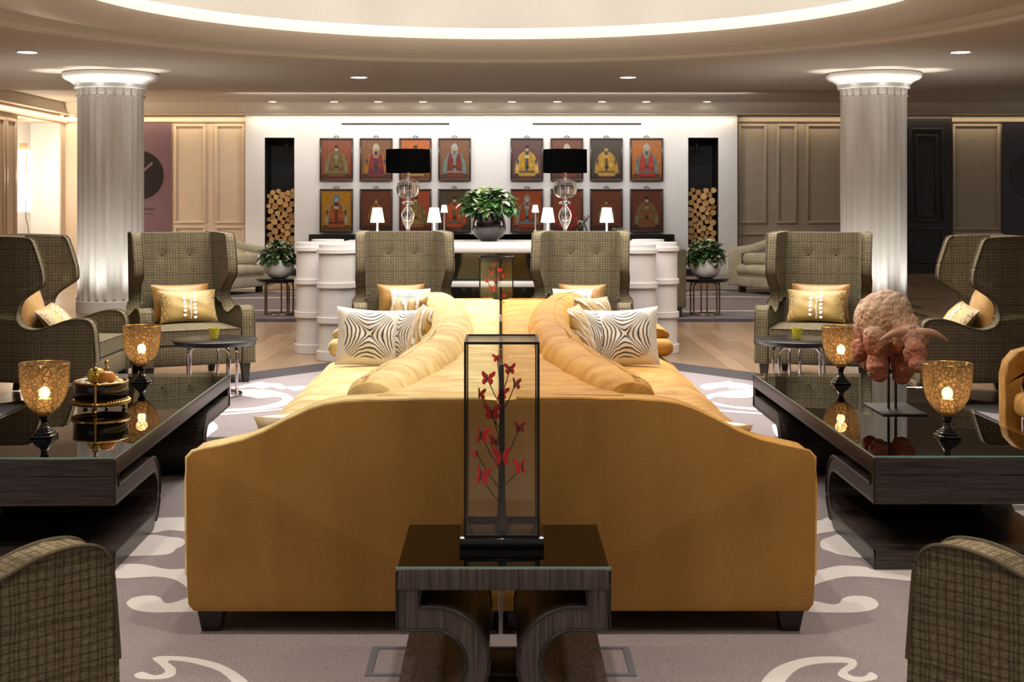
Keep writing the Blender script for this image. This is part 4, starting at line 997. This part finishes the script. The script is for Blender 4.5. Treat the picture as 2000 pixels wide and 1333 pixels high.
for a in range(0, 360, 30):
    bm = B(); ball(bm, (0, 0, 0), .016, 2, (1.1, .9, .85)); o = obj('nut', bm, nut); rr = .083+(k % 2)*.004; k += 1
    o.location = (bx+rr*math.cos(math.radians(a)), by+rr*math.sin(math.radians(a)), bz+.044); tag(o, 'small pale nut lying round the rim inside the fruit bowl', 'nut', 'pale nuts inside the fruit bowl')

# ---- bull sculpture
t = thing('bull_sculpture', 'rough reddish clay bull with two horns on rods above a flat plate', 'sculpture', (1.82, 6.27, zt))
bm = B(); box(bm, -.10, .10, -.17, .17, 0, .007); obj('plate', bm, steel_grey, t, bevel=.001)
for x, nm_ in ((-.028, 0), (.005, 0)):
    bm = B(); box(bm, x-.005, x+.005, -.006, .006, .007, .30); obj('rod', bm, black_frame, t, smooth=False)
bm = B()
def E(c, r, s=(1, 1, 1), rot=0, rx=0): ball(bm, c, r, 3, s, M=Matrix.Rotation(rot, 4, 'Z') @ Matrix.Rotation(rx, 4, 'X'))
ox = -.022                                      # body behind, head low in front
E((ox-.005, .10, .40), .13, (1.0, 1.35, 1.05)); E((ox-.01, .02, .43), .125, (.98, 1.0, 1.0)); E((ox+.0, .20, .36), .11, (1, 1, 1))
E((ox-.055, -.02, .33), .08, (.9, 1, 1.2)); E((ox+.045, -.04, .36), .095, (.95, 1, 1.05))
E((ox+.055, -.13, .34), .072, (1.15, .9, .9)); E((ox+.058, -.19, .285), .055, (.95, .9, 1.1)); E((ox+.06, -.22, .235), .043, (1, .8, .9))
E((ox-.065, -.03, .21), .052, (1, 1, 1.3)); E((ox+.055, -.02, .20), .052, (1, 1, 1.3)); E((ox-.055, -.03, .165), .04, (1, 1, .9)); E((ox+.05, -.02, .155), .042, (1, 1, .8))
E((ox-.105, .13, .26), .045, (.8, 1, 1.3)); E((ox+.075, .2, .25), .045, (1, 1, 1.4)); E((ox-.04, .18, .20), .04, (1, 1, 1.2))
o = obj('body', bm, clay, t)
rm = o.modifiers.new('remesh', 'REMESH'); rm.mode = 'VOXEL'; rm.voxel_size = .0055; rm.use_smooth_shade = True
sm = o.modifiers.new('smooth', 'SMOOTH'); sm.iterations = 4
tx = bpy.data.textures.new('clay_lumps', 'CLOUDS'); tx.noise_scale = .04; tx.noise_depth = 5
dm = o.modifiers.new('displace', 'DISPLACE'); dm.texture = tx; dm.strength = .022; dm.mid_level = .5; dm.texture_coords = 'LOCAL'
for s in (-1, 1):
    bm = B(); c = Vector((ox+.055, -.15, .365))
    tip = Vector((ox+.215, -.16, .335)) if s > 0 else Vector((ox-.095, -.17, .335))
    mid = c.lerp(tip, .55)+Vector((0, -.01, .022))
    pts = smooth_path([c, mid, tip], 5); tube(bm, pts, [.024*(1-.85*(i/(len(pts)-1))**1.6) for i in range(len(pts))], 12); obj('horn', bm, horn, t)
for s in (-1, 1):
    bm = B(); ball(bm, (ox+.058+s*.05, -.19, .31), .008, 2); obj('eye', bm, black_mat, t)

# ---- round side tables with chrome legs, green tealights
def round_table(loc, r, h, label, leg_m, grp):
    t = thing('round_table', label, 'side table', loc, group=grp)
    bm = B(); lathe(bm, [(r*.86, h-.04), (r*.93, h-.03), (r*.985, h-.008), (r, h-.002), (r*.99, h)], seg=64); obj('tabletop', bm, plain('dark_oval_top', S(22, 17, 16), .3, var=.15, spec=.3, vscale=30), t)
    n = 3
    for k in range(3):                            # three flat inverted-U frames
        a = R_(30)+2*PI*k/n; rr = r*.62; c0 = Vector((rr*math.cos(a-.95), rr*math.sin(a-.95), 0)); c1 = Vector((rr*math.cos(a+.75), rr*math.sin(a+.75), 0))
        d = (c1-c0); q = []
        for u, z in ((0, 0), (0, .6), (0, .86), (.06, .96), (.2, 1), (.8, 1), (.94, .96), (1, .86), (1, .6), (1, 0)):
            q.append(c0+d*u+Vector((0, 0, .008+(h-.055)*z)))
        bm = B(); tube(bm, smooth_path(q, 3), .011, 8); obj('leg_frame', bm, leg_m, t)
    bm = B(); pts = [(r*.62*math.cos(2*PI*k/36), r*.62*math.sin(2*PI*k/36), .012) for k in range(36)]; tube(bm, pts, .008, 6, closed=True); obj('foot_ring', bm, leg_m, t)
    return t
round_table((-2.06, 9.78, .007), .305, .405, 'small round dark table with chrome legs in front of the left wing chair', chrome, 'round tables with chrome legs')
round_table((2.14, 9.78, .007), .305, .405, 'small round dark table with chrome legs behind the right coffee table', chrome, 'round tables with chrome legs')
round_table((-2.72, 16.75, .007), .30, .45, 'distant round table with bronze legs under the left bowl plant', bronze_leg, 'distant round tables carrying bowl plants')
round_table((2.52, 16.75, .007), .30, .45, 'distant round table with bronze legs under the right bowl plant', bronze_leg, 'distant round tables carrying bowl plants')
def tealight(loc, label):
    t = thing('tealight_holder', label, 'candle holder', loc, group='green glass tealight holders')
    bm = B(); lathe(bm, [(.022, 0), (.027, .008), (.034, .035), (.041, .078), (.038, .078), (.031, .036), (.024, .012)], seg=28); obj('cup', bm, green_glass, t)
    bm = B(); lathe(bm, [(.022, .012), (.022, .03)], seg=16); obj('candle', bm, wax, t)
tealight((-2.07, 9.80, .413), 'small green glass tealight holder on the left round table')
tealight((2.14, 9.80, .413), 'small green glass tealight holder on the right round table')

# ---- plants
def leaf(bm, p, yaw, pitch, ln, wd, mi):
    M = Matrix.Translation(p) @ Matrix.Rotation(yaw, 4, 'Z') @ Matrix.Rotation(-pitch, 4, 'Y')
    prof_ = [(0, .0), (.2, .6), (.45, 1), (.7, .75), (1, 0)]; L_, R__, Mi = [], [], []
    for i, (u, w) in enumerate(prof_):
        dz = -.35*ln*u*u; Mi.append(bm.verts.new(M @ Vector((u*ln, 0, dz))))
        L_.append(bm.verts.new(M @ Vector((u*ln, w*wd, dz+.18*w*wd)))); R__.append(bm.verts.new(M @ Vector((u*ln, -w*wd, dz+.18*w*wd))))
    for i in range(4):
        for S_ in (L_, R__):
            q = [Mi[i], Mi[i+1], S_[i+1], S_[i]]
            try: bm.faces.new(q).material_index = mi
            except Exception: pass
def plant(loc, z0, R, Hh, label, n, wfrac, pot, seed, lsz=1.0, name='potted_plant'):
    t = thing(name, label, 'plant', loc, group=None); rnd = random.Random(seed); pot(t)
    bm = B(); bw = B(); st = B()
    for k in range(n):
        a = rnd.uniform(0, 2*PI); el = rnd.uniform(-.25, 1)**1; rr = R*math.sqrt(max(0, 1-max(0, el)**2))*rnd.uniform(.55, 1); z = z0+Hh*max(el, -.3)*.8
        p = Vector((rr*math.cos(a)*.85, rr*math.sin(a)*.85, z)); wh = rnd.random() < wfrac*(.4+.9*max(0, el))
        ln = rnd.uniform(.07, .12)*lsz
        (leaf(bw, p, a+rnd.uniform(-1.2, 1.2), rnd.uniform(-.3, .8), ln*.9, ln*.32, 0) if wh else leaf(bm, p, a+rnd.uniform(-.8, .8), rnd.uniform(-.5, .7), ln, ln*.36, 0))
        if k % 9 == 0: tube(st, [(p.x*.15, p.y*.15, z0-.04), (p.x*.6, p.y*.6, (z0+z)/2+.03), p], .003, 4)
    for o_, nm_, m_ in ((bm, 'foliage', leaf_green), (bw, 'pale_leaves', leaf_white), (st, 'stems', leaf_green)):
        obj(nm_, o_, m_, t, recalc=False)
def white_bowl(t):
    bm = B(); lathe(bm, [(.07, 0), (.11, .015), (.165, .07), (.188, .14), (.185, .20), (.172, .235), (.160, .235), (.165, .2), (.1, .17)], seg=48); obj('bowl', bm, ceramic_white, t)
    bm = B(); lathe(bm, [(.02, .19), (.16, .205)], seg=32); obj('soil', bm, soil, t)
def black_vase(t):
    bm = B(); lathe(bm, [(.08, 0), (.10, .02), (.15, .06), (.172, .12), (.168, .18), (.15, .25), (.138, .28), (.128, .28), (.13, .24), (.1, .22)], seg=56, flute=lambda r, z, a: r*(1+.012*math.sin(3*a+z*20))); obj('vase', bm, black_gloss, t)
    bm = B(); lathe(bm, [(.02, .22), (.125, .235)], seg=32); obj('soil', bm, soil, t)
plant((-2.74, 16.75, .457), .25, .24, .26, 'leafy plant with white flowers in a round white bowl, left of the bar', 420, .62, white_bowl, 11, 1.0)
plant((2.53, 16.75, .457), .25, .24, .27, 'leafy green plant in a round white bowl, right of the bar', 420, .34, white_bowl, 12, 1.0)

# ---- white bar with banded pillars
BY0, BZ = 12.0, 1.01; BX = -.12
t = thing('bar_counter', 'white lacquered bar with banded round corner pillars and dark front', 'bar', (BX, 12.9, 0))
xo, xi = -1.45-BX, 0
bm = B(); box(bm, -1.45, 1.45, -.85, 1.15, .945, 1.01); obj('counter_top', bm, bar_white, t, bevel=.012)
bm = B(); box(bm, -1.5, 1.5, -.55, 1.1, .05, .945); obj('dark_body', bm, black_gloss, t, smooth=False)
for z0, z1, nm_ in ((.64, .69, 'middle_rail'), (.33, .385, 'lower_rail')):
    bm = B(); box(bm, -1.45, 1.45, -.80, -.53, z0, z1); obj(nm_, bm, bar_white, t, bevel=.006)
bm = B(); box(bm, -1.45, 1.45, -.75, 1.1, 0, .05); obj('plinth', bm, bar_white, t, bevel=.006)
for x, y, r in ((-1.335, -.85+.02, .165), (1.335, -.85+.02, .165), (-1.62, -.25, .165), (1.60, -.25, .165), (-1.62, .75, .165), (1.60, .75, .165)):
    bm = B(); lathe(bm, [(r, 0), (r, .975), (r*.99, 1.025), (0.01, 1.026)], (x, y, 0), 40); pl = obj('pillar', bm, bar_white, t)
    for z0, z1 in ((0, .085), (.33, .385), (.64, .69), (.945, .985)):
        bm = B(); lathe(bm, [(r-.003, z0), (r+.018, z0+.003), (r+.018, z1-.003), (r-.003, z1)], (x, y, 0), 40); obj('band', bm, bar_white, pl)
# things on the bar
plant((-.12, 13.55, 1.011), .335, .28, .22, 'leafy green and white plant in a round glossy black vase on the bar', 460, .45, black_vase, 21, 1.15)
def glass_lamp(x, label):
    t = thing('glass_lamp', label, 'lamp', (x, 13.3, 1.011), group='tall glass lamps with black drum shades')
    bm = B(); lathe(bm, [(.085, 0), (.09, .012), (.03, .03), (.014, .06), (.018, .13), (.052, .20), (.064, .26), (.05, .31), (.02, .345), (.016, .365), (.055, .372), (.062, .385), (.05, .398), (.018, .405), (.02, .425), (.075, .435), (.11, .47), (.118, .53), (.10, .585), (.045, .612), (.018, .62), (.014, .68)], seg=40)
    obj('glass_body', bm, blown, t)
    bm = B(); tube(bm, [(0, 0, .01), (0, 0, .72)], .004, 6); obj('rod', bm, chrome, t)
    bm = B(); lathe(bm, [(.215, .675), (.215, .905), (.211, .905), (.211, .675), (.215, .675)], seg=48, cap0=False, cap1=False); obj('lamp_shade', bm, black_shade, t, recalc=False)
    bm = B(); lathe(bm, [(.02, .71), (.035, .74), (.02, .77)], seg=16); obj('bulb', bm, lamp_dim, t)
glass_lamp((797-978)/199.0, 'tall clear glass lamp with black drum shade, left of the bar vase')
glass_lamp((1103.5-978)/199.0, 'tall clear glass lamp with black drum shade, right of the bar vase')
def small_lamp(loc, label, h=.33, k=1.0, m=lamp_white, grp='small white lamps standing on the bar'):
    t = thing('small_lamp', label, 'lamp', loc, group=grp)
    bm = B(); lathe(bm, [(.045, 0), (.05, .008), (.02, .02), (.012, .03)]+[(.03, .045), (.035, .055), (.03, .065), (.012, .075), (.009, h-.14)], seg=24); obj('base', bm, ceramic_white, t)
    bm = B(); lathe(bm, [(.07*k, h-.145), (.045*k, h)], seg=32, cap0=True, cap1=True); obj('lamp_shade', bm, m, t)
for px, w_ in ((737, 'leftmost of the four on the bar'), (848, 'just left of the bar vase'), (1070, 'just right of the bar vase'), (1185, 'rightmost of the four on the bar')):
    small_lamp(((px-978)/196.0, 13.52, 1.011), 'bright small white table lamp, %s' % w_, .332)
# black console on the wall, with two dimmer lamps
bm = B(); box(bm, WX(609), WX(1312), YW-.42, YW-.002, WZ(470), WZ(457))
t = tag(obj('wall_console', bm, black_gloss, smooth=False), 'long black shelf fixed under the paintings on the white wall', 'shelf')
bm = B(); box(bm, WX(565), WX(1357), YW-.6, YW-.003, 0, .115); tag(obj('hearth_slab', bm, black_mat, smooth=False), 'low black slab along the foot of the white wall', 'slab')
for px, w_ in ((867, 'left'), (1046, 'right')):
    small_lamp(((px-978)/102.0, YW-.25, WZ(457)), 'dimmer small white lamp on the wall shelf, %s of the bar vase' % w_, 1.345-WZ(457), 1.0, lamp_dim, 'dimmer lamps on the wall shelf')
# black twisted figure and small tangle on the bar
t = thing('dragon_figure', 'small black leaping figure sculpture on the bar, right of the glass lamp', 'sculpture', ((1140-978)/196.0, 13.5, 1.011))
bm = B(); tube(bm, smooth_path([(-.05, 0, .0), (-.045, 0, .08), (-.03, 0, .15), (.0, 0, .19), (.03, 0, .23), (.055, 0, .26)], 4), [.022]*4+[.026]*4+[.024]*4+[.02]*4+[.012]*4+[.006], 10)
tube(bm, [(0, 0, .19), (.03, .0, .10), (.055, .0, .0)], .010, 8); ball(bm, (.03, 0, .235), .02, 2, (1.3, .8, .8)); tube(bm, [(.03, 0, .225), (.065, 0, .225)], [.01, .004], 6)
tube(bm, [(.0, 0, .18), (-.05, 0, .2), (-.06, 0, .17)], [.012, .008, .004], 6); obj('figure', bm, black_gloss, t)
bm = B(); box(bm, -.08, .08, -.04, .04, 0, .012); obj('base', bm, black_gloss, t)
t = thing('wire_nest', 'small dark green wire tangle on the bar, beside the rightmost bar lamp', 'ornament', ((1205-978)/196.0, 13.5, 1.011))
rnd = random.Random(5); bm = B()
for k in range(14):
    a = rnd.uniform(0, 2*PI); tube(bm, smooth_path([(.06*math.cos(a), .06*math.sin(a), .0), (.05*math.cos(a+1), .05*math.sin(a+1), .13), (.055*math.cos(a+2.4), .055*math.sin(a+2.4), .02)], 4), .004, 5)
obj('wires', bm, plain('dark_green_wire', S(50, 56, 40), .4, metal=.5, var=.2), t)

# ---- firewood logs
def make_log(r):
    bm = B(); lathe(bm, [(r, 0), (r, .42)], seg=14, M=Matrix.Rotation(-PI/2, 4, 'X'), flute=lambda r_, z, a: r_*(1+.04*math.sin(3*a)+.02*math.sin(5*a)))
    for f in bm.faces: f.material_index = 1 if len(f.verts) > 4 else 0
    return obj('log', bm, [bark, log_end], smooth=False)
protos = [make_log(r) for r in (.046, .053, .059, .066)]
first = [True]*4
for n_, (n, sd) in enumerate(((nl, 'left'), (nr, 'right'))):
    rnd = random.Random(31+n_); placed = []; w = n[1]-n[0]; ztop = WZ(368 if sd == 'left' else 365)
    cand = 0
    # drop-packing from the bottom
    while cand < 2600:
        cand += 1; k = rnd.randrange(4); r = (.046, .053, .059, .066)[k]*1.005; x = n[0]+.01+r+rnd.random()*(w-2*r-.02); z = nz0+r
        for (a, b_, q) in placed:
            dx = abs(a-x)
            if dx < q+r: z = max(z, b_+math.sqrt((q+r)**2-dx*dx))
        if z+r > ztop: continue
        # prefer the lowest of a few tries
        best = (z, x)
        for _ in range(60):
            x2 = n[0]+.01+r+rnd.random()*(w-2*r-.02); z2 = nz0+r
            for (a, b_, q) in placed:
                dx = abs(a-x2)
                if dx < q+r: z2 = max(z2, b_+math.sqrt((q+r)**2-dx*dx))
            if z2 < best[0]: best = (z2, x2)
        z, x = best; placed.append((x, z, r))
        if first[k]: o = protos[k]; first[k] = False
        else: o = protos[k].copy(); C.objects.link(o)
        o.location = (x, YW+.16+rnd.uniform(-.04, .05), z); o.rotation_euler = (0, rnd.uniform(0, 6), 0)
        tag(o, 'round sawn firewood log stacked in the %s wall niche' % sd, 'log', 'firewood logs in the %s wall niche' % sd)
        if len(placed) > 110: break
# hanging tools in the niches
for n, sd in ((nl, 'left'), (nr, 'right')):
    x = n[0]+.36*(n[1]-n[0])+(.17 if sd == 'left' else 0); t = thing('hanging_lamp', 'small hanging spotlight high inside the %s log niche' % sd, 'lamp', (x, YW+.3, nz1))
    bm = B(); tube(bm, [(0, 0, -.008), (0, 0, -.12)], .006, 6); obj('cord', bm, steel_grey, t)
    bm = B(); lathe(bm, [(.03, -.22), (.035, -.2), (.035, -.12), (.02, -.11)], seg=16); obj('head', bm, steel_grey, t)

# ---- the sixteen glass paintings
PM = {}
def pm(r, g, b):
    k = (r, g, b)
    if k not in PM: PM[k] = plain('paint_%d_%d_%d' % k, S(r*.76, g*.74, b*.70), .3, var=.22, vscale=26, coat=.3)
    return PM[k]
frame_m = plain('dark_rosewood_frame', S(54, 38, 34), .3, var=.15, vscale=30, coat=.3)
gilt = plain('inner_pale_slip', S(150, 118, 78), .4, var=.1)
GOLD, RED, ORG, BRN, BLU, TEAL, SKIN, BLK, WHT = (200,150,50), (150,45,30), (190,95,35), (110,60,35), (90,110,140), (90,130,120), (216,180,140), (40,30,28), (215,210,190)
# background, robe, sleeves, accent, head-dress kind, head-dress colour, lean, short description
PT = [
 [((160,78,38), (128,92,44), (140,130,90), (120,140,100), 'cap', BLK, 0, 'brown robed figure on an orange brown ground'),
  ((150,100,52), (140,50,45), (180,120,50), (70,60,110), 'crown', WHT, 0, 'red robed figure under a tall white headdress'),
  ((226,124,34), (190,150,60), (150,120,70), (90,90,60), 'cap', BLK, 0, 'figure on a bright orange ground behind the left black shade'),
  ((150,104,66), (132,44,28), (120,150,150), (150,160,165), 'crown', (200,205,210), 0, 'dark red robed figure with pale blue headdress'),
  ((112,76,74), (214,164,44), (222,190,100), (70,90,110), 'cap', BLK, 0, 'seated figure in a wide yellow robe on plum brown'),
  ((140,84,56), (150,60,50), (170,150,120), (90,90,110), 'crown', WHT, 0, 'figure with a white headdress behind the right black shade'),
  ((74,68,54), (208,166,66), (196,150,60), (110,90,50), 'cap', (110,50,36), .1, 'yellow robed figure turned sideways on dark green'),
  ((206,122,36), (186,60,36), (130,140,130), (110,120,140), 'crown', (190,200,205), 0, 'red robed figure with white headdress on amber')],
 [((196,142,30), (176,90,30), (170,160,130), (120,40,30), 'crown', (90,150,190), 0, 'orange robed figure with blue headdress on yellow'),
  ((118,62,36), (166,124,60), (150,100,50), (120,90,50), 'point', (180,150,90), 0, 'small gold robed figure behind the leftmost bar lamp'),
  ((176,78,34), (150,110,60), (120,100,60), (160,150,80), 'cap', BLK, -.06, 'figures on rust red behind the left glass lamp'),
  ((84,72,46), (190,84,34), (180,80,36), (110,100,90), 'cap', BLK, 0, 'orange robed figure on a dark olive ground'),
  ((160,68,30), (160,66,30), (150,140,110), (110,140,160), 'crown', (150,150,150), 0, 'rust robed figure with a long blue sash'),
  ((140,66,36), (180,34,30), (160,60,40), (90,90,50), 'cap', BLK, 0, 'bright red robed figure behind the right glass lamp'),
  ((120,64,40), (150,84,44), (140,120,70), (120,110,80), 'cap', (96,40,30), 0, 'small grey bearded figure behind the rightmost bar lamp'),
  ((116,58,34), (130,92,48), (130,120,84), (150,80,40), 'cap', BLK, 0, 'brown gold robed figure on dark red brown, lower right corner')]]
COLS = [(625,690),(703,767),(780,843),(856,920),(997,1061),(1075,1139),(1152,1216),(1230,1295)]
def ell(cx, cz, rx, rz, n=20, a0=0, a1=360): return [(cx+rx*math.cos(R_(a0+(a1-a0)*i/n)), cz+rz*math.sin(R_(a0+(a1-a0)*i/n))) for i in range(n)]
for row, (ya, yb) in enumerate(((270, 354), (369, 454))):
    for ci, (xa, xb) in enumerate(COLS):
        bgc, robe, slv, acc, hk, hc, lean, desc = PT[row][ci]
        w_, h_ = (xb-xa)/s_w, (yb-ya)/s_w; cx = (WX(xa)+WX(xb))/2; cz = (WZ(ya)+WZ(yb))/2; tl = .035
        t = thing('framed_painting', 'framed painting, %s' % desc, 'painting', (cx, YW-.03, cz), group='sixteen framed figure paintings on the white wall')
        t.rotation_euler = (R_(-1.6), 0, 0)
        bm = B(); f = .035
        for a in ((-w_/2, w_/2, h_/2-f, h_/2), (-w_/2, w_/2, -h_/2, -h_/2+f), (-w_/2, -w_/2+f, -h_/2+f, h_/2-f), (w_/2-f, w_/2, -h_/2+f, h_/2-f)): box(bm, a[0], a[1], -.03, .012, a[2], a[3])
        obj('frame', bm, frame_m, t, bevel=.005)
        bm = B()
        tube(bm, [(.028*math.cos(R_(a)), -.01, h_/2+.02+.028*math.sin(R_(a))) for a in range(0, 360, 30)], .006, 6, closed=True)
        for s in (-1, 1): tube(bm, [(s*.055, -.01, h_/2+.006), (s*.045, -.01, h_/2+.03), (s*.022, -.01, h_/2+.028)], .006, 6)
        obj('hanging_ring', bm, black_frame, t)
        bm = B(); mats = []; lay = [0]
        def L_(poly, col):
            m = pm(*col)
            if m not in mats: mats.append(m)
            d = -.012-.0006*lay[0]; lay[0] += 1
            prism(bm, poly, d, d+.002, 'y', mats.index(m))
        iw, ih = w_/2-f+.002, h_/2-f+.002
        L_([(-iw, -ih), (iw, -ih), (iw, ih), (-iw, ih)], bgc)
        dk = tuple(int(c*.55) for c in bgc); L_([(-iw, -ih), (iw, -ih), (iw*.9, -ih*.72), (-iw*.9, -ih*.74)], dk)
        k = 1.0 if not ('small' in desc) else .72
        q = lambda pts: [((x+lean*(-z*.25))*k, z*k-(.02 if k == 1 else .0)) for x, z in pts]
        L_(q([(-.12, -.34), (.12, -.34), (.11, -.25), (-.11, -.25)]), tuple(int(c*.8) for c in RED))
        L_(q([(-.075, .17), (.075, .17), (.15, .10), (.215, -.05), (.235, -.24), (.16, -.26), (-.16, -.26), (-.235, -.24), (-.215, -.05), (-.15, .10)]), slv)
        L_(q([(-.05, .18), (.05, .18), (.11, .11), (.13, .0), (.15, -.18), (.165, -.30), (-.165, -.30), (-.15, -.18), (-.13, 0), (-.11, .11)]), robe)
        L_(q([(-.15, -.20), (.15, -.20), (.155, -.235), (-.155, -.235)]), acc)
        L_(q([(-.025, .12), (.025, .12), (.03, -.18), (0, -.22), (-.03, -.18)]), acc)
        L_(q(ell(0, .075, .05, .028)), tuple(min(255, int(c*1.25)) for c in slv)); L_(q(ell(0, -.12, .036, .032)), dk)
        for s in (-1, 1):
            L_(q(ell(s*.175, -.02, .022, .05)), acc); L_(q(ell(s*.19, -.15, .02, .05)), tuple(min(255, int(c*1.2)) for c in slv)); L_(q(ell(s*.085, -.08, .018, .045)), tuple(min(255, int(c*1.3)) for c in robe))
        L_(q([(-.05, .17), (.05, .17), (.02, .12), (-.02, .12)]), acc)
        if hk == 'crown':
            L_(q(ell(0, .275, .055, .055)), hc)
            for s in (-1, 1): L_(q([(s*.045, .27), (s*.065, .26), (s*.055, .10), (s*.038, .10)]), hc)
        elif hk == 'point': L_(q([(-.035, .24), (.035, .24), (.012, .29), (0, .35), (-.012, .29)]), hc)
        L_(q(ell(0, .215, .034, .045)), SKIN)
        if hk == 'cap': L_(q([(-.045, .235), (.045, .235), (.034, .275), (.03, .295), (-.03, .295), (-.034, .275)]), hc)
        L_(q([(-.013, .185), (.013, .185), (0, .13)]), BLK)
        for s in (-1, 1): L_(q(ell(s*.012, .222, .005, .003, 8)), BLK)
        bmesh.ops.recalc_face_normals(bm, faces=bm.faces)
        obj('painted_glass', bm, mats, t, smooth=False)

# ---- pale sofas at the back, olive chairs beside the bar
def pale_sofa_obj(sg, label):
    o0 = Vector((sg*4.4, 20.3, 0)); t = thing('curved_sofa', label, 'sofa', o0)
    pth = smooth_path([(3.62, 21.0, 0), (4.0, 20.2, 0), (4.5, 19.45, 0), (5.2, 18.9, 0)], 6)
    def strip(prof):
        bm = B(); rows = []
        for i, p in enumerate(pth):
            tg = (pth[min(i+1, len(pth)-1)]-pth[max(i-1, 0)]).normalized(); nn = Vector((-tg.y, tg.x, 0))   # towards the back
            if nn.y < 0: nn = -nn
            rise = .0+.22*(i/(len(pth)-1))
            rows.append([bm.verts.new(((p+nn*u).x, (p+nn*u).y, z+(rise if z > .55 else 0))) for u, z in prof])
        for A, Bq in zip(rows, rows[1:]):
            for k in range(len(A)): bm.faces.new((A[k], A[(k+1) % len(A)], Bq[(k+1) % len(A)], Bq[k]))
        bm.faces.new(rows[0]); bm.faces.new(rows[-1][::-1])
        bmesh.ops.scale(bm, vec=(sg, 1, 1), verts=bm.verts); bmesh.ops.translate(bm, vec=-o0, verts=bm.verts); return bm
    obj('base', strip([(0.02, .10), (.02, .30), (.8, .30), (.8, .10)]), pale_sofa, t, bevel=.03)
    obj('seat_cushion', strip([(0, .30), (-.01, .38), (.02, .43), (.1, .445), (.7, .445), (.7, .30)]), pale_sofa, t, bevel=.03)
    obj('backrest', strip([(.60, .40), (.62, .70), (.66, .74), (.74, .74), (.82, .70), (.84, .12), (.6, .12)]), pale_sofa, t, bevel=.03)
    p = pth[0]; bm = B(); prism(bm, [(3.52, .12), (3.52, .62), (3.56, .68), (3.64, .70), (3.9, .74), (4.25, .86), (4.3, .86), (4.25, .76), (3.95, .64), (3.72, .60), (3.72, .12)], 20.95, 21.15, 'y')
    bmesh.ops.scale(bm, vec=(sg, 1, 1), verts=bm.verts); bmesh.ops.translate(bm, vec=-o0, verts=bm.verts)
    bmesh.ops.triangulate(bm, faces=[f for f in bm.faces if len(f.verts) > 4]); obj('arm', bm, pale_sofa, t, bevel=.02)
    for x, y in ((3.74, 20.95), (4.55, 19.6), (5.15, 19.1)):
        bm = B(); box(bm, sg*x-.05, sg*x+.05, y-.0, y+.1, 0, .12); obj('leg', bm, leg_wood, t, smooth=False, origin=None).location = -o0
    bm = B(); box(bm, sg*3.95-.22, sg*3.95+.22, 20.75, 20.93, .45, .62); bmesh.ops.translate(bm, vec=-o0, verts=bm.verts); obj('bolster', bm, pale_sofa, t, bevel=.06, bseg=4)
pale_sofa_obj(-1, 'pale green curved sofa in the left background behind the wing chair')
pale_sofa_obj(1, 'pale green curved sofa in the right background behind the wing chair')
pillow('cushion', 'small cream patterned cushion on the pale sofa in the right background', .4, .4, .14, pillow_stripe, (4.42, 20.2, .446), -.7, .3)
for x0, x1, sd in ((-2.46, -1.62, 'left'), (1.40, 2.24, 'right')):
    t = thing('olive_armchair', 'olive velvet armchair back just showing past the %s end of the bar' % sd, 'armchair', ((x0+x1)/2, 16.7, 0)); w_ = (x1-x0)/2
    bm = B(); box(bm, -w_, w_, -.35, -.18, .12, .83); obj('backrest', bm, olive_sofa, t, bevel=.03, bseg=3)
    bm = B(); box(bm, -w_+.1, w_-.1, -.18, .4, .12, .42); obj('seat', bm, olive_sofa, t, bevel=.03)
    for s in (-1, 1):
        bm = B(); box(bm, s*w_-(.1 if s > 0 else 0), s*w_+(.1 if s < 0 else 0), -.18, .4, .12, .6); obj('arm', bm, olive_sofa, t, bevel=.03)
        for y in (-.32, .3): bm = B(); box(bm, s*(w_-.09)-.04, s*(w_-.09)+.04, y, y+.08, .006, .12); obj('leg', bm, leg_wood, t, smooth=False)

# ---- gold open-arm chair at the right edge
t = thing('open_arm_chair', 'gold velvet open-arm chair cut off by the right edge behind the coffee table', 'armchair', (2.83, 6.32, .007))
for y in (-.30, .30):
    bm = B(); o_ = [(-.38, .0), (-.385, .56), (-.37, .62), (-.33, .665), (-.26, .685), (.30, .70), (.36, .66), (.38, 0)]; i_ = [(-.30, .0), (-.305, .5), (-.29, .55), (-.25, .585), (-.2, .60), (.26, .61), (.30, .58), (.30, 0)]
    poly = o_+i_[::-1]; prism(bm, poly, y-.05, y+.05, 'y'); bmesh.ops.triangulate(bm, faces=[f for f in bm.faces if len(f.verts) > 4])
    obj('arm_frame', bm, gold_deep, t, bevel=.02, bseg=3)
bm = B(); box(bm, -.36, .30, -.25, .25, .36, .48); obj('seat_cushion', bm, gold_deep, t, bevel=.045, bseg=4)
bm = B(); box(bm, -.31, .33, -.25, .25, .12, .355); obj('seat_base', bm, gold_deep, t, bevel=.02)
bm = B(); box(bm, .24, .37, -.25, .25, .30, .86); obj('backrest', bm, gold_deep, t, bevel=.05, bseg=4)
